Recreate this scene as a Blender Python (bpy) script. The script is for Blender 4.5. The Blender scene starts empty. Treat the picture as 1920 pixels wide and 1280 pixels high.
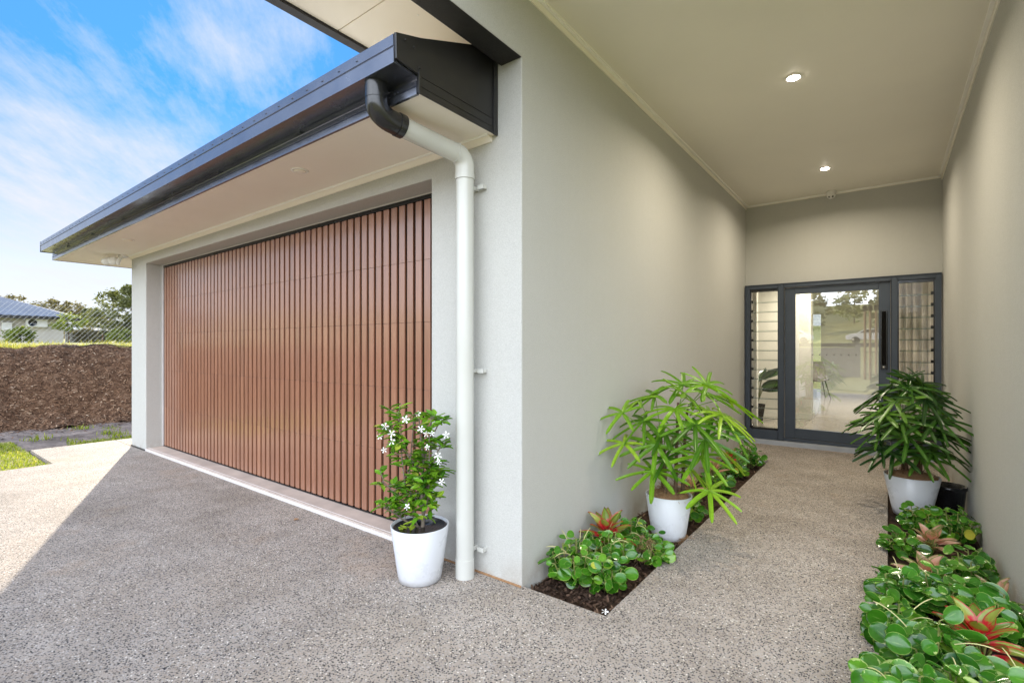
import bpy, math, random
import numpy as np
from mathutils import Vector, Matrix, noise as mnoise
R = math.radians
rng = random.Random(11)
S = bpy.context.scene
C = S.collection

# ------------------------------------------------------------------ helpers
class Geo:
    """collects shapes and links them as ONE mesh object"""
    def __init__(s): s.v = []; s.f = []; s.sm = []; s.rnd = []; s.rim = []; s.tt = []
    def add(s, vs, fs, smooth=False, rnd=0.5, rim=None, tt=None):
        n = len(s.v); s.v += [tuple(p) for p in vs]
        s.f += [tuple(i + n for i in f) for f in fs]; s.sm += [smooth] * len(fs)
        k = len(vs); s.rnd += [rnd] * k
        s.rim += list(rim) if rim is not None else [0.0] * k
        s.tt += list(tt) if tt is not None else [0.0] * k
        return s
    def box(s, x0, x1, y0, y1, z0, z1, rnd=0.5):
        return s.add([(x0,y0,z0),(x1,y0,z0),(x1,y1,z0),(x0,y1,z0),(x0,y0,z1),(x1,y0,z1),(x1,y1,z1),(x0,y1,z1)],
              [(0,3,2,1),(4,5,6,7),(0,1,5,4),(1,2,6,5),(2,3,7,6),(3,0,4,7)], rnd=rnd)
    def obox(s, c, ax, ay, az, rnd=0.5):
        c, ax, ay, az = map(Vector, (c, ax, ay, az)); vs = []
        for k in (-1, 1):
            for i, j in ((-1,-1),(1,-1),(1,1),(-1,1)): vs.append(c + ax*i + ay*j + az*k)
        return s.add(vs, [(0,3,2,1),(4,5,6,7),(0,1,5,4),(1,2,6,5),(2,3,7,6),(3,0,4,7)], rnd=rnd)
    def ext(s, poly, axis, a, b, smooth=False):
        n = len(poly)
        def P(p, t):
            return (t, p[0], p[1]) if axis == 'x' else (p[0], t, p[1]) if axis == 'y' else (p[0], p[1], t)
        vs = [P(p, a) for p in poly] + [P(p, b) for p in poly]
        fs = [tuple(range(n)), tuple(range(2*n-1, n-1, -1))]
        fs += [(i, i+n, (i+1) % n + n, (i+1) % n) for i in range(n)]
        return s.add(vs, fs, smooth)
    def tube(s, pts, r, n=8, caps=True, rnd=0.5, tt=None):
        pts = [Vector(p) for p in pts]; m = len(pts)
        rs = r if isinstance(r, (list, tuple)) else [r] * m
        vs = []; ref = None
        for i, p in enumerate(pts):
            d = (pts[min(i+1, m-1)] - pts[max(i-1, 0)])
            d = d.normalized() if d.length > 1e-9 else Vector((0,0,1))
            if ref is None: ref = d.orthogonal().normalized()
            ref = (ref - d*ref.dot(d)); ref = ref.normalized() if ref.length > 1e-6 else d.orthogonal().normalized()
            b = d.cross(ref)
            for k in range(n):
                a = 2*math.pi*k/n; vs.append(p + (ref*math.cos(a) + b*math.sin(a))*rs[i])
        fs = [(i*n+k, i*n+(k+1) % n, (i+1)*n+(k+1) % n, (i+1)*n+k) for i in range(m-1) for k in range(n)]
        s.add(vs, fs, True, rnd)
        if caps: s.add(vs[:n], [tuple(range(n-1, -1, -1))], rnd=rnd); s.add(vs[-n:], [tuple(range(n))], rnd=rnd)
        return s
    def lathe(s, prof, n=32, c=(0,0,0), ax=None, smooth=True, rnd=0.5):
        cx, cy, cz = c; vs = []
        for r, z in prof:
            for k in range(n):
                a = 2*math.pi*k/n; vs.append(Vector((r*math.cos(a), r*math.sin(a), z)))
        if ax is not None:
            q = Vector((0,0,1)).rotation_difference(Vector(ax).normalized()); vs = [q @ p for p in vs]
        vs = [p + Vector(c) for p in vs]; m = len(prof)
        fs = [(i*n+k, i*n+(k+1) % n, (i+1)*n+(k+1) % n, (i+1)*n+k) for i in range(m-1) for k in range(n)]
        if prof[0][0] > 1e-6: fs.append(tuple(range(n-1, -1, -1)))
        if prof[-1][0] > 1e-6: fs.append(tuple((m-1)*n+k for k in range(n)))
        return s.add(vs, fs, smooth, rnd)
    def cells(s, us, ws, inc, axis, a, b):
        """solid made of rectangular cells in a plane, extruded a..b along axis, outer walls only"""
        def P(u, w, t):
            return (t, u, w) if axis == 'x' else (u, t, w) if axis == 'y' else (u, w, t)
        nu, nw = len(us)-1, len(ws)-1
        I = [[inc((us[i]+us[i+1])/2, (ws[j]+ws[j+1])/2) for j in range(nw)] for i in range(nu)]
        ok = lambda i, j: 0 <= i < nu and 0 <= j < nw and I[i][j]
        for i in range(nu):
            for j in range(nw):
                if not I[i][j]: continue
                u0, u1, w0, w1 = us[i], us[i+1], ws[j], ws[j+1]
                q = [(u0,w0),(u1,w0),(u1,w1),(u0,w1)]
                fl = axis == 'y'
                for t, rev in ((a, True), (b, False)):
                    vs = [P(u, w, t) for u, w in q]
                    s.add(vs, [(0,1,2,3) if (rev == fl) else (3,2,1,0)])
                for (p0, p1, di, dj) in ((0,1,0,-1),(1,2,1,0),(2,3,0,1),(3,0,-1,0)):
                    if not ok(i+di, j+dj):
                        vs = [P(*q[p0], a), P(*q[p1], a), P(*q[p1], b), P(*q[p0], b)]
                        s.add(vs, [(0,1,2,3) if not fl else (3,2,1,0)])
        return s
    def build(s, name, mat, parent=None, loc=None, bevel=None, weld=False):
        me = bpy.data.meshes.new(name); me.from_pydata(s.v, [], s.f)
        me.polygons.foreach_set('use_smooth', s.sm)
        for nm, arr in (('rnd', s.rnd), ('rim', s.rim), ('tt', s.tt)):
            a = me.attributes.new(nm, 'FLOAT', 'POINT'); a.data.foreach_set('value', arr)
        me.materials.append(mat); me.update()
        o = bpy.data.objects.new(name, me); C.objects.link(o)
        if parent: o.parent = parent
        if loc: o.location = loc
        if weld:
            w = o.modifiers.new('weld', 'WELD'); w.merge_threshold = 1e-4
        if bevel:
            b = o.modifiers.new('bevel', 'BEVEL'); b.width = bevel; b.segments = 2; b.limit_method = 'ANGLE'; b.angle_limit = R(40)
        return o

def tag(o, label=None, cat=None, group=None, kind=None):
    for k, v in (('label', label), ('category', cat), ('group', group), ('kind', kind)):
        if v: o[k] = v
    return o
def thing(name, label, cat, loc=(0,0,0), rz=0, group=None):
    o = bpy.data.objects.new(name, None); C.objects.link(o); o.empty_display_size = .1
    o.location = loc; o.rotation_euler = (0,0,rz)
    return tag(o, label, cat, group)
def copy_tree(o, parent=None):
    c = o.copy(); C.objects.link(c)
    if parent: c.parent = parent
    for ch in [x for x in C.objects if x.parent == o]: copy_tree(ch, c)
    return c

# ------------------------------------------------------------------ materials
class NT:
    def __init__(s, name):
        s.m = bpy.data.materials.new(name); s.m.use_nodes = True
        s.t = s.m.node_tree; s.n = s.t.nodes; s.l = s.t.links
        s.b = s.n['Principled BSDF']; s.o = s.n['Material Output']
        s.pos = s.n.new('ShaderNodeNewGeometry').outputs['Position']
    def new(s, typ, **kw):
        n = s.n.new(typ)
        for k, v in kw.items():
            if hasattr(n, k) and k not in n.inputs: setattr(n, k, v)
            else: n.inputs[k].default_value = v
        return n
    def noise(s, scale, detail=4, rough=.55, vec=None, stretch=None):
        n = s.new('ShaderNodeTexNoise'); n.inputs['Scale'].default_value = scale
        n.inputs['Detail'].default_value = detail; n.inputs['Roughness'].default_value = rough
        v = vec if vec is not None else s.pos
        if stretch:
            mp = s.new('ShaderNodeMapping'); mp.inputs['Scale'].default_value = stretch; s.l.new(v, mp.inputs[0]); v = mp.outputs[0]
        s.l.new(v, n.inputs['Vector']); return n.outputs['Fac']
    def ramp(s, fac, stops, interp='LINEAR'):
        r = s.new('ShaderNodeValToRGB'); r.color_ramp.interpolation = interp; e = r.color_ramp.elements
        while len(e) < len(stops): e.new(.5)
        for el, (p, c) in zip(e, stops):
            el.position = p; el.color = (*c, 1) if not isinstance(c, (int, float)) else (c, c, c, 1)
        s.l.new(fac, r.inputs[0]); return r.outputs[0]
    def mix(s, fac, a, b, blend='MIX'):
        m = s.new('ShaderNodeMix'); m.data_type = 'RGBA'; m.blend_type = blend
        for sk, v in ((0, fac), (6, a), (7, b)):
            if isinstance(v, (int, float)): m.inputs[sk].default_value = v
            elif isinstance(v, (tuple, list)): m.inputs[sk].default_value = (*v, 1)
            else: s.l.new(v, m.inputs[sk])
        return m.outputs[2]
    def math(s, op, a, b=None, clamp=False):
        m = s.new('ShaderNodeMath'); m.operation = op; m.use_clamp = clamp
        for i, v in enumerate((a, b)):
            if v is None: continue
            if isinstance(v, (int, float)): m.inputs[i].default_value = v
            else: s.l.new(v, m.inputs[i])
        return m.outputs[0]
    def attr(s, name):
        a = s.new('ShaderNodeAttribute'); a.attribute_name = name; return a.outputs['Fac']
    def bump(s, h, strength=.3, dist=.01, chain=None):
        b = s.new('ShaderNodeBump'); b.inputs['Strength'].default_value = strength; b.inputs['Distance'].default_value = dist
        s.l.new(h, b.inputs['Height'])
        if chain is not None: s.l.new(chain, b.inputs['Normal'])
        return b.outputs[0]
    def done(s, col=None, rough=.6, metal=0, normal=None, spec=None):
        if col is not None:
            if isinstance(col, (tuple, list)): s.b.inputs['Base Color'].default_value = (*col, 1)
            else: s.l.new(col, s.b.inputs['Base Color'])
        if isinstance(rough, (int, float)): s.b.inputs['Roughness'].default_value = rough
        else: s.l.new(rough, s.b.inputs['Roughness'])
        s.b.inputs['Metallic'].default_value = metal
        if spec is not None: s.b.inputs['Specular IOR Level'].default_value = spec
        if normal is not None: s.l.new(normal, s.b.inputs['Normal'])
        return s.m

def plain(name, col, rough=.5, metal=0, var=.06, scale=6, bump=0, bscale=80, spec=None):
    t = NT(name); n = t.noise(scale, 5)
    lo = tuple(c*(1-var) for c in col); hi = tuple(min(1, c*(1+var)) for c in col)
    c = t.ramp(n, [(.3, lo), (.7, hi)])
    nm = t.bump(t.noise(bscale, 3), bump, .004) if bump else None
    rr = t.ramp(t.noise(scale*2.3, 4), [(.3, max(0, rough-.06)), (.7, min(1, rough+.06))])
    return t.done(c, rr, metal, nm, spec)

def m_render():      # painted acrylic render
    t = NT('painted_render')
    big = t.noise(1.3, 5, .6); fine = t.noise(190, 3, .75); mid = t.noise(26, 4, .6)
    c = t.ramp(big, [(.25, (.48, .48, .447)), (.75, (.53, .53, .495))])
    c = t.mix(.25, c, t.ramp(mid, [(.3, (.43, .425, .395)), (.7, (.555, .55, .515))]))
    c = t.mix(.55, c, t.ramp(fine, [(.3, (.38, .375, .35)), (.7, (.61, .605, .575))]))
    z = t.new('ShaderNodeSeparateXYZ'); t.l.new(t.pos, z.inputs[0])
    gr = t.math('MULTIPLY', t.ramp(z.outputs[2], [(0, 1), (.05, .6), (.16, 0)]), t.ramp(t.noise(5, 5, .7), [(.4, 0), (.7, 1)]))
    c = t.mix(t.math('MULTIPLY', gr, .6), c, (.30, .22, .15))
    run = t.ramp(t.noise(3.2, 4, .6, stretch=(3.5, 3.5, .12)), [(.5, 0), (.75, 1)])
    c = t.mix(t.math('MULTIPLY', run, .05), c, (.36, .35, .31))
    nm = t.bump(fine, .6, .005); nm = t.bump(mid, .15, .007, nm)
    return t.done(c, .85, 0, nm, .25)
def m_darkrender():
    t = NT('dark_render'); fine = t.noise(220, 3, .7)
    c = t.ramp(fine, [(.3, (.009, .008, .008)), (.7, (.028, .026, .025))])
    return t.done(c, .7, 0, t.bump(fine, .8, .006))
def m_aggregate(name='exposed_aggregate', sc=124):
    t = NT(name)
    v = t.new('ShaderNodeTexVoronoi'); v.inputs['Scale'].default_value = sc; t.l.new(t.pos, v.inputs['Vector'])
    sep = t.new('ShaderNodeSeparateColor'); t.l.new(v.outputs['Color'], sep.inputs[0])
    dens = t.noise(1.7, 4, .6); dens2 = t.noise(9, 3, .6)
    key = t.math('ADD', sep.outputs[0], t.math('MULTIPLY', t.math('SUBTRACT', dens, .5), -.35))
    stone = t.ramp(key, [(0, (.022, .022, .027)), (.2, (.06, .056, .06)), (.3, (.15, .13, .115)), (.45, (.29, .24, .19)), (.6, (.20, .185, .18)), (.78, (.36, .34, .32)), (.95, (.66, .62, .56))], 'CONSTANT')
    d = t.ramp(v.outputs['Distance'], [(.36, 0), (.52, 1)])
    # a second sprinkle of larger black chips
    v2 = t.new('ShaderNodeTexVoronoi'); v2.inputs['Scale'].default_value = sc*.72; t.l.new(t.pos, v2.inputs['Vector'])
    sp2 = t.new('ShaderNodeSeparateColor'); t.l.new(v2.outputs['Color'], sp2.inputs[0])
    cem = t.ramp(t.noise(3.5, 5, .65), [(.3, (.265, .232, .198)), (.55, (.335, .297, .258)), (.75, (.385, .345, .305))])
    c = t.mix(d, stone, cem)
    blk = t.math('MULTIPLY', t.math('LESS_THAN', sp2.outputs[1], .25), t.math('LESS_THAN', v2.outputs['Distance'], .36))
    c = t.mix(blk, c, t.ramp(sp2.outputs[0], [(0, (.018, .018, .022)), (1, (.07, .065, .065))]))
    st = t.ramp(t.noise(.55, 6, .62), [(.3, (.86, .82, .78)), (.5, (1.13, 1.11, 1.11)), (.72, (1.14, 1.08, 1.02))])
    c = t.mix(1, c, st, 'MULTIPLY')
    rust = t.ramp(t.noise(.9, 5, .7), [(.57, 0), (.72, 1)])
    c = t.mix(t.math('MULTIPLY', rust, .34), c, (.36, .22, .12))
    nm = t.bump(v.outputs['Distance'], .35, .004)
    return t.done(c, t.ramp(sep.outputs[1], [(0, .7), (1, .9)]), 0, nm, .2)
def m_timber():
    t = NT('cedar_timber'); rnd = t.attr('rnd')
    g = t.noise(7, 6, .65, stretch=(9, 9, .35)); g2 = t.noise(30, 4, .6, stretch=(10, 10, .3))
    c = t.ramp(rnd, [(0, (.17, .062, .030)), (.3, (.29, .112, .055)), (.65, (.23, .086, .042)), (1, (.37, .155, .078))])
    c = t.mix(.45, c, t.ramp(g, [(.3, (.15, .054, .027)), (.7, (.38, .16, .082))]))
    c = t.mix(.2, c, t.ramp(g2, [(.3, (.17, .07, .04)), (.7, (.48, .25, .15))]))
    t.b.inputs['Coat Weight'].default_value = .62; t.b.inputs['Coat Roughness'].default_value = .15; t.b.inputs['Coat IOR'].default_value = 1.9
    return t.done(c, t.ramp(g, [(.3, .34), (.7, .48)]), 0, t.bump(g2, .12, .002), .9)
def m_leaf(name, stops, rimcol=None, rimpos=.86, patch=None, rough=.3, transl=.25, redbase=None, vein=True, spec=.5):
    t = NT(name); rnd = t.attr('rnd'); rim = t.attr('rim'); tt = t.attr('tt')
    tc = t.new('ShaderNodeTexCoord').outputs['Object']
    c = t.ramp(rnd, stops)
    c = t.mix(.35, c, t.mix(1, c, t.ramp(t.noise(60, 3, .6, tc), [(.3, .65), (.7, 1.3)]), 'MULTIPLY'))
    if patch:   # variegation: cream blotches creeping in from the margin
        k = t.math('ADD', t.noise(26, 3, .7, tc), t.math('MULTIPLY', rim, .22))
        k = t.math('ADD', k, t.math('MULTIPLY', t.math('SUBTRACT', rnd, .5), patch[1]))
        c = t.mix(t.ramp(k, [(patch[2], 0), (patch[2]+.05, 1)]), c, patch[0])
    if redbase:
        k = t.math('ADD', t.math('MULTIPLY', t.noise(35, 4, .7, tc), .6), t.math('MULTIPLY', tt, redbase[1]))
        c = t.mix(t.ramp(k, [(redbase[2], 1), (redbase[2]+redbase[3], 0)]), c, redbase[0])
    if rimcol: c = t.mix(t.ramp(rim, [(rimpos, 0), (rimpos+.08, 1)]), c, rimcol)
    if vein: c = t.mix(t.ramp(rim, [(0, .55), (.10, 0)]), c, t.mix(.5, c, (.35, .5, .12)))
    t.done(c, rough, 0, None, spec)
    if transl:
        tr = t.new('ShaderNodeBsdfTranslucent'); t.l.new(t.mix(1, c, (1.5, 1.55, .6), 'MULTIPLY'), tr.inputs[0])
        mx = t.new('ShaderNodeMixShader'); mx.inputs[0].default_value = transl
        t.l.new(t.b.outputs[0], mx.inputs[1]); t.l.new(tr.outputs[0], mx.inputs[2]); t.l.new(mx.outputs[0], t.o.inputs[0])
    return t.m
def m_glass(name, tint=(.93, .96, .95), base=.08, rough=0.0):
    t = NT(name); t.n.remove(t.b)
    tr = t.new('ShaderNodeBsdfTransparent'); tr.inputs[0].default_value = (*tint, 1)
    gl = t.new('ShaderNodeBsdfGlossy'); gl.inputs['Roughness'].default_value = rough
    fr = t.new('ShaderNodeFresnel'); fr.inputs[0].default_value = 1.52
    k = t.math('ADD', t.math('MULTIPLY', fr.outputs[0], 1.5), base, True)
    mx = t.new('ShaderNodeMixShader'); t.l.new(k, mx.inputs[0]); t.l.new(tr.outputs[0], mx.inputs[1]); t.l.new(gl.outputs[0], mx.inputs[2])
    t.l.new(mx.outputs[0], t.o.inputs[0]); return t.m
def m_emit(name, col, st):
    t = NT(name); e = t.new('ShaderNodeEmission'); e.inputs[0].default_value = (*col, 1); e.inputs[1].default_value = st
    t.l.new(e.outputs[0], t.o.inputs[0]); return t.m
def m_rnd(name, stops, rough=.8, scale=40, bump=.3, transl=0, tcol=(1.6, 1.5, .6)):
    t = NT(name); c = t.ramp(t.attr('rnd'), stops)
    n = t.noise(scale, 4, .65)
    c = t.mix(1, c, t.ramp(n, [(.3, .7), (.7, 1.25)]), 'MULTIPLY')
    t.done(c, rough, 0, t.bump(n, bump, .01) if bump else None, .3)
    if transl:
        tr = t.new('ShaderNodeBsdfTranslucent'); t.l.new(t.mix(1, c, tcol, 'MULTIPLY'), tr.inputs[0])
        mx = t.new('ShaderNodeMixShader'); mx.inputs[0].default_value = transl
        t.l.new(t.b.outputs[0], mx.inputs[1]); t.l.new(tr.outputs[0], mx.inputs[2]); t.l.new(mx.outputs[0], t.o.inputs[0])
    return t.m
def m_ground(name, stops, scale=3, rough=.95, bump=.6, bscale=30, fine=90):
    t = NT(name); a = t.noise(scale, 6, .65); b = t.noise(fine, 4, .7)
    c = t.ramp(t.math('ADD', t.math('MULTIPLY', a, .6), t.math('MULTIPLY', b, .4)), stops)
    return t.done(c, rough, 0, t.bump(t.noise(bscale, 5, .7), bump, .02), .2)

def m_pot():
    t = NT('white_glaze'); z = t.new('ShaderNodeSeparateXYZ'); t.l.new(t.pos, z.inputs[0])
    k = t.math('MULTIPLY', t.ramp(z.outputs[2], [(0, 1), (.03, .5), (.14, 0)]), t.ramp(t.noise(22, 5, .7), [(.42, 0), (.7, 1)]))
    sp = t.ramp(t.noise(90, 3, .7), [(.70, 0), (.76, .6)])
    c = t.mix(t.math('MULTIPLY', t.math('ADD', k, t.math('MULTIPLY', sp, k)), .38), (.60, .61, .635), (.26, .2, .15))
    c = t.mix(t.ramp(t.noise(5, 5, .6, stretch=(3, 3, .5)), [(.5, 0), (.8, .12)]), c, (.45, .44, .42))
    return t.done(c, t.ramp(t.noise(9, 4), [(.3, .24), (.7, .36)]), 0, None, .5)
MAT = dict(
    render=m_render(), dark=m_darkrender(), agg=m_aggregate(), timber=m_timber(),
    soffit=plain('soffit_paint', (.88, .815, .715), .55, 0, .02, 2, .05, 60),  # warm tint stands in for light bounced up off the ground
    ceil=plain('ceiling_paint', (.88, .835, .735), .5, 0, .02, 1.5, .04, 50),
    bead=plain('cornice_paint', (.93, .91, .86), .45, 0, .02),
    bronze=plain('dark_steel', (.014, .0135, .014), .36, 0, .2, 4, 0, 15, .6),
    roof=plain('pale_roof_steel', (.62, .585, .51), .45, 0, .04, 2),
    fascia=plain('fascia_steel', (.03, .028, .032), .55, 0, .1, 4, 0, 15, .3),
    steel=plain('gutter_steel', (.20, .215, .26), .22, .85, .07, 3, 0, 7, .6),  # blue tint stands in for sky mirrored in charcoal steel
    pipe=plain('painted_pipe', (.56, .56, .52), .2, 0, .03, 4, 0, 1, .5),
    blackp=plain('black_plastic', (.014, .014, .015), .22, 0, .2, 8, 0, 1, .6),
    matte=plain('matte_black', (.006, .0055, .005), .9, 0, .1, 6, 0, 1, .1),
    frame=plain('frame_paint', (.040, .052, .072), .42, 0, .08, 5, .04, 90, .5),
    sill=plain('smooth_concrete', (.47, .395, .345), .7, 0, .16, 5, .2, 60),
    edge=plain('alloy_trim', (.72, .68, .66), .4, 0, .08),
 pot=m_pot(),    white=plain('white_plastic', (.78, .77, .74), .35),
    wallin=plain('interior_paint', (.72, .70, .66), .6, 0, .02),
    ceilin=plain('interior_ceiling', (.8, .79, .76), .6, 0, .02),
    tile=plain('floor_tile', (.34, .31, .275), .12, 0, .06, 3, 0, 1, .5),
    glass=m_glass('door_glass_mat', (.94, .96, .95), .16), lglass=m_glass('louvre_glass_mat', (.95, .97, .96), .02),
    gedge=plain('glass_edge', (.17, .23, .21), .2), metal=plain('satin_metal', (.55, .54, .52), .3, .9),
    lamp=m_emit('downlight_glow', (1, .91, .76), 9), 
    soil=m_rnd('potting_soil', [(0, (.02, .012, .008)), (.5, (.06, .035, .022)), (1, (.15, .095, .065))], .9),
    coir=m_rnd('coir_fibre', [(0, (.22, .12, .06)), (.5, (.36, .21, .11)), (1, (.48, .31, .18))], .95, 120),
    mulch=m_rnd('mulch_chip', [(0, (.03, .014, .007)), (.3, (.13, .066, .036)), (.65, (.28, .165, .10)), (.88, (.44, .31, .21)), (1, (.60, .48, .36))], .9, 60),
    bedchip=m_rnd('bed_chip', [(0, (.02, .011, .007)), (.45, (.065, .036, .023)), (.8, (.14, .085, .056)), (1, (.28, .19, .13))], .9, 60),
    mulchg=m_ground('mulch_bed', [(.3, (.02, .011, .007)), (.5, (.06, .034, .021)), (.7, (.13, .085, .058))], 6, .95, 1, 50),
    bankm=m_ground('bank_mulch', [(.34, (.03, .015, .009)), (.5, (.13, .072, .043)), (.66, (.32, .20, .13))], 9, .95, 1, 40, 55),
    bark=m_ground('bark', [(.3, (.05, .035, .025)), (.7, (.17, .13, .1))], 8, .95, .8, 30),
    cane=m_ground('palm_fibre', [(.3, (.06, .035, .022)), (.7, (.26, .17, .11))], 30, .95, .8, 90),
    twig=m_ground('twig', [(.3, (.13, .10, .075)), (.7, (.30, .25, .2))], 30, .85, .5, 90),
    greenstem=plain('green_stem', (.20, .22, .06), .5, 0, .3, 30),
    spike=plain('flower_spike', (.55, .52, .23), .5, 0, .1, 30),
    petal=plain('petal', (.88, .87, .83), .5, 0, .02),
    grass=m_rnd('grass_blade', [(0, (.10, .16, .015)), (.45, (.24, .31, .035)), (.8, (.38, .41, .07)), (1, (.52, .47, .17))], .6, 20, 0, .45),
    drygrass=m_rnd('dry_grass_blade', [(0, (.14, .17, .03)), (.45, (.30, .32, .08)), (.8, (.46, .44, .17)), (1, (.62, .55, .30))], .6, 20, 0, .4),
    lawn=m_ground('lawn', [(.3, (.23, .22, .07)), (.5, (.37, .345, .14)), (.7, (.49, .44, .23))], 1.2, .95, .9, 60, 40),
    dirt=m_ground('bare_dirt', [(.34, (.10, .078, .068)), (.5, (.23, .188, .168)), (.66, (.38, .31, .27))], 2.5, .95, .9, 18, 14),
    peplight=m_leaf('peperomia_leaf', [(0, (.016, .085, .006)), (.45, (.045, .17, .010)), (.75, (.10, .27, .018)), (.95, (.24, .40, .03)), (1, (.48, .44, .06))], (.26, .38, .07), .90, None, .17, .14, None, True, .6),
    pepvar=m_leaf('variegated_leaf', [(0, (.018, .085, .009)), (.4, (.042, .165, .013)), (.8, (.09, .25, .022)), (1, (.18, .36, .03))], (.27, .40, .09), .92, ((.42, .53, .18), .30, .80), .17, .14, None, True, .6),
    agred=m_leaf('red_edged_leaf', [(0, (.10, .16, .02)), (.5, (.20, .27, .04)), (1, (.32, .36, .07))], (.42, .05, .035), .80, None, .28, .2, ((.55, .013, .035), .9, .53, .14)),
    agpink=m_leaf('pink_leaf', [(0, (.16, .17, .06)), (.5, (.24, .25, .09)), (1, (.20, .25, .06))], (.22, .26, .07), .80, ((.56, .33, .25), .4, .56), .32, .2, ((.56, .23, .20), .35, .37, .12)),
    palmlight=m_leaf('bright_palm_leaf', [(0, (.05, .15, .008)), (.4, (.14, .30, .014)), (.75, (.23, .42, .022)), (1, (.35, .50, .04))], None, .9, None, .32, .3),
    palmdark=m_leaf('deep_palm_leaf', [(0, (.014, .055, .008)), (.5, (.045, .13, .014)), (1, (.12, .25, .028))], None, .9, None, .28, .2),
    jas=m_leaf('jasmine_leaf', [(0, (.05, .17, .012)), (.5, (.13, .31, .018)), (.85, (.24, .42, .03)), (1, (.42, .50, .06))], None, .9, None, .25, .2),
    rubber=m_leaf('dark_leaf', [(0, (.012, .03, .012)), (1, (.03, .07, .02))], None, .9, None, .25, .05),
    tree=m_leaf('tree_leaf', [(0, (.07, .08, .035)), (.5, (.125, .135, .055)), (1, (.20, .20, .085))], None, .9, None, .6, .35, None, False),  # leaf colour paled in place of haze and glare over the distance
    treed=m_leaf('dry_tree_leaf', [(0, (.12, .10, .06)), (.5, (.18, .155, .09)), (1, (.25, .215, .13))], None, .9, None, .6, .35, None, False),
    bush=m_leaf('bush_leaf', [(0, (.10, .14, .02)), (.5, (.18, .22, .04)), (1, (.27, .28, .07))], None, .9, None, .5, .4, None, False),
    wire=plain('galvanised_wire', (.70, .70, .68), .35, .5),
    nroof=plain('blue_roof_steel', (.235, .245, .28), .42, .2, .1, 1),
    nwall=plain('blockwork', (.60, .56, .51), .9, 0, .08, 1.2, .2, 20),
    road=m_ground('asphalt', [(.3, (.04, .04, .042)), (.7, (.075, .075, .078))], 1, .9, .3, 80),
    carp=plain('white_car_paint', (.8, .8, .8), .2, 0, .01), carg=plain('car_glass', (.02, .025, .03), .05, 0, .1, 5, 0, 1, .8),
    post=plain('weathered_timber', (.22, .13, .08), .8, 0, .2, 9),
    fencew=plain('grey_wall_paint', (.22, .215, .21), .8, 0, .05),
    curtain=m_rnd('sheer_curtain', [(0, (.8, .76, .72)), (1, (.8, .76, .72))], .9, 3, 0, .22, (1, .97, .95)),
    chair=plain('grey_chair_shell', (.22, .20, .185), .5), 
)

# ------------------------------------------------------------------ terrain and paving
def smooth(a, b, x):
    t = min(1, max(0, (x-a)/(b-a))); return t*t*(3-2*t)
def terrain(x, y):
    z = -.13
    if x < -11.4: z = -.13 + 1.36*smooth(-12.35, -13.1, x)
    if x < -13: z += (-13-x)*.012
    s = 0
    if y < -15: s = (-15-y)*.05 if y > -58 else 2.15
    if y < -62: s += 9*smooth(-62, -125, y)
    if y > 40: s += 6*smooth(40, 160, y)
    if x < -70: s += 3*smooth(-70, -220, x)
    n = mnoise.noise(Vector((x*.06, y*.06, 0)))*.25*min(1, max(0, (max(abs(x+4), abs(y-4))-16)/20))
    return z + s + n
xs = [-700,-450,-300,-220,-160,-120,-95,-80,-70,-60,-54,-48,-44,-40,-36,-32,-28,-24,-20,-18,-16,-15,-14,-13.6,-13.3,-13.1,-12.95,-12.8,-12.65,-12.5,-12.35,-12,-11.5,-10.5,-9.6,-8.6,-7.4,-5,-2,0,3,6,10,15,20,27,35,45,60,80,110,160,240,450,700]
ys = [-700,-450,-300,-200,-160,-130,-120,-110,-100,-92,-85,-78,-72,-66,-62,-58,-52,-46,-40,-35,-30,-25,-20,-17,-15,-13,-10,-7,-4,-1,1,2,3,4,5,6,7,8,10,13,17,22,28,35,42,55,70,90,120,160,240,450,700]
g = Geo(); nx, ny = len(xs), len(ys)
g.add([(x, y, terrain(x, y)) for x in xs for y in ys],
      [(i*ny+j, (i+1)*ny+j, (i+1)*ny+j+1, i*ny+j+1) for i in range(nx-1) for j in range(ny-1)], True)
tag(g.build('ground', MAT['lawn']), kind='structure')

# driveway, porch path and their joints: bed holes left open
DX = [-7.44, -1.9, -1.584, -1.092, 0.0, .497, .75]
DY = [-30, -2.0, 1.0, 2.16, 2.185, 6.335, 7.42]
def paved(x, y):
    if y < -2.0: return x < -1.9
    if y < 1.0: return x < .75
    if y < 2.16: return x < 0
    if x < -1.584 or x > .497: return False
    if y > 6.335: return True
    return -1.092 < x < 0 if y > 2.185 else x < 0
tag(Geo().cells(DX, DY, paved, 'z', -.16, 0).build('driveway', MAT['agg'], bevel=.006, weld=True), kind='structure')
tag(Geo().cells([-8.68, -7.462], [1.3, 2.16], lambda x, y: True, 'z', -.14, -.006).build('footpath', MAT['agg'], bevel=.006), kind='structure')
tag(Geo().cells([-8.68, -8.02], [2.168, 14], lambda x, y: True, 'z', -.14, -.006).build('side_path', MAT['agg'], bevel=.006), kind='structure')

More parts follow.
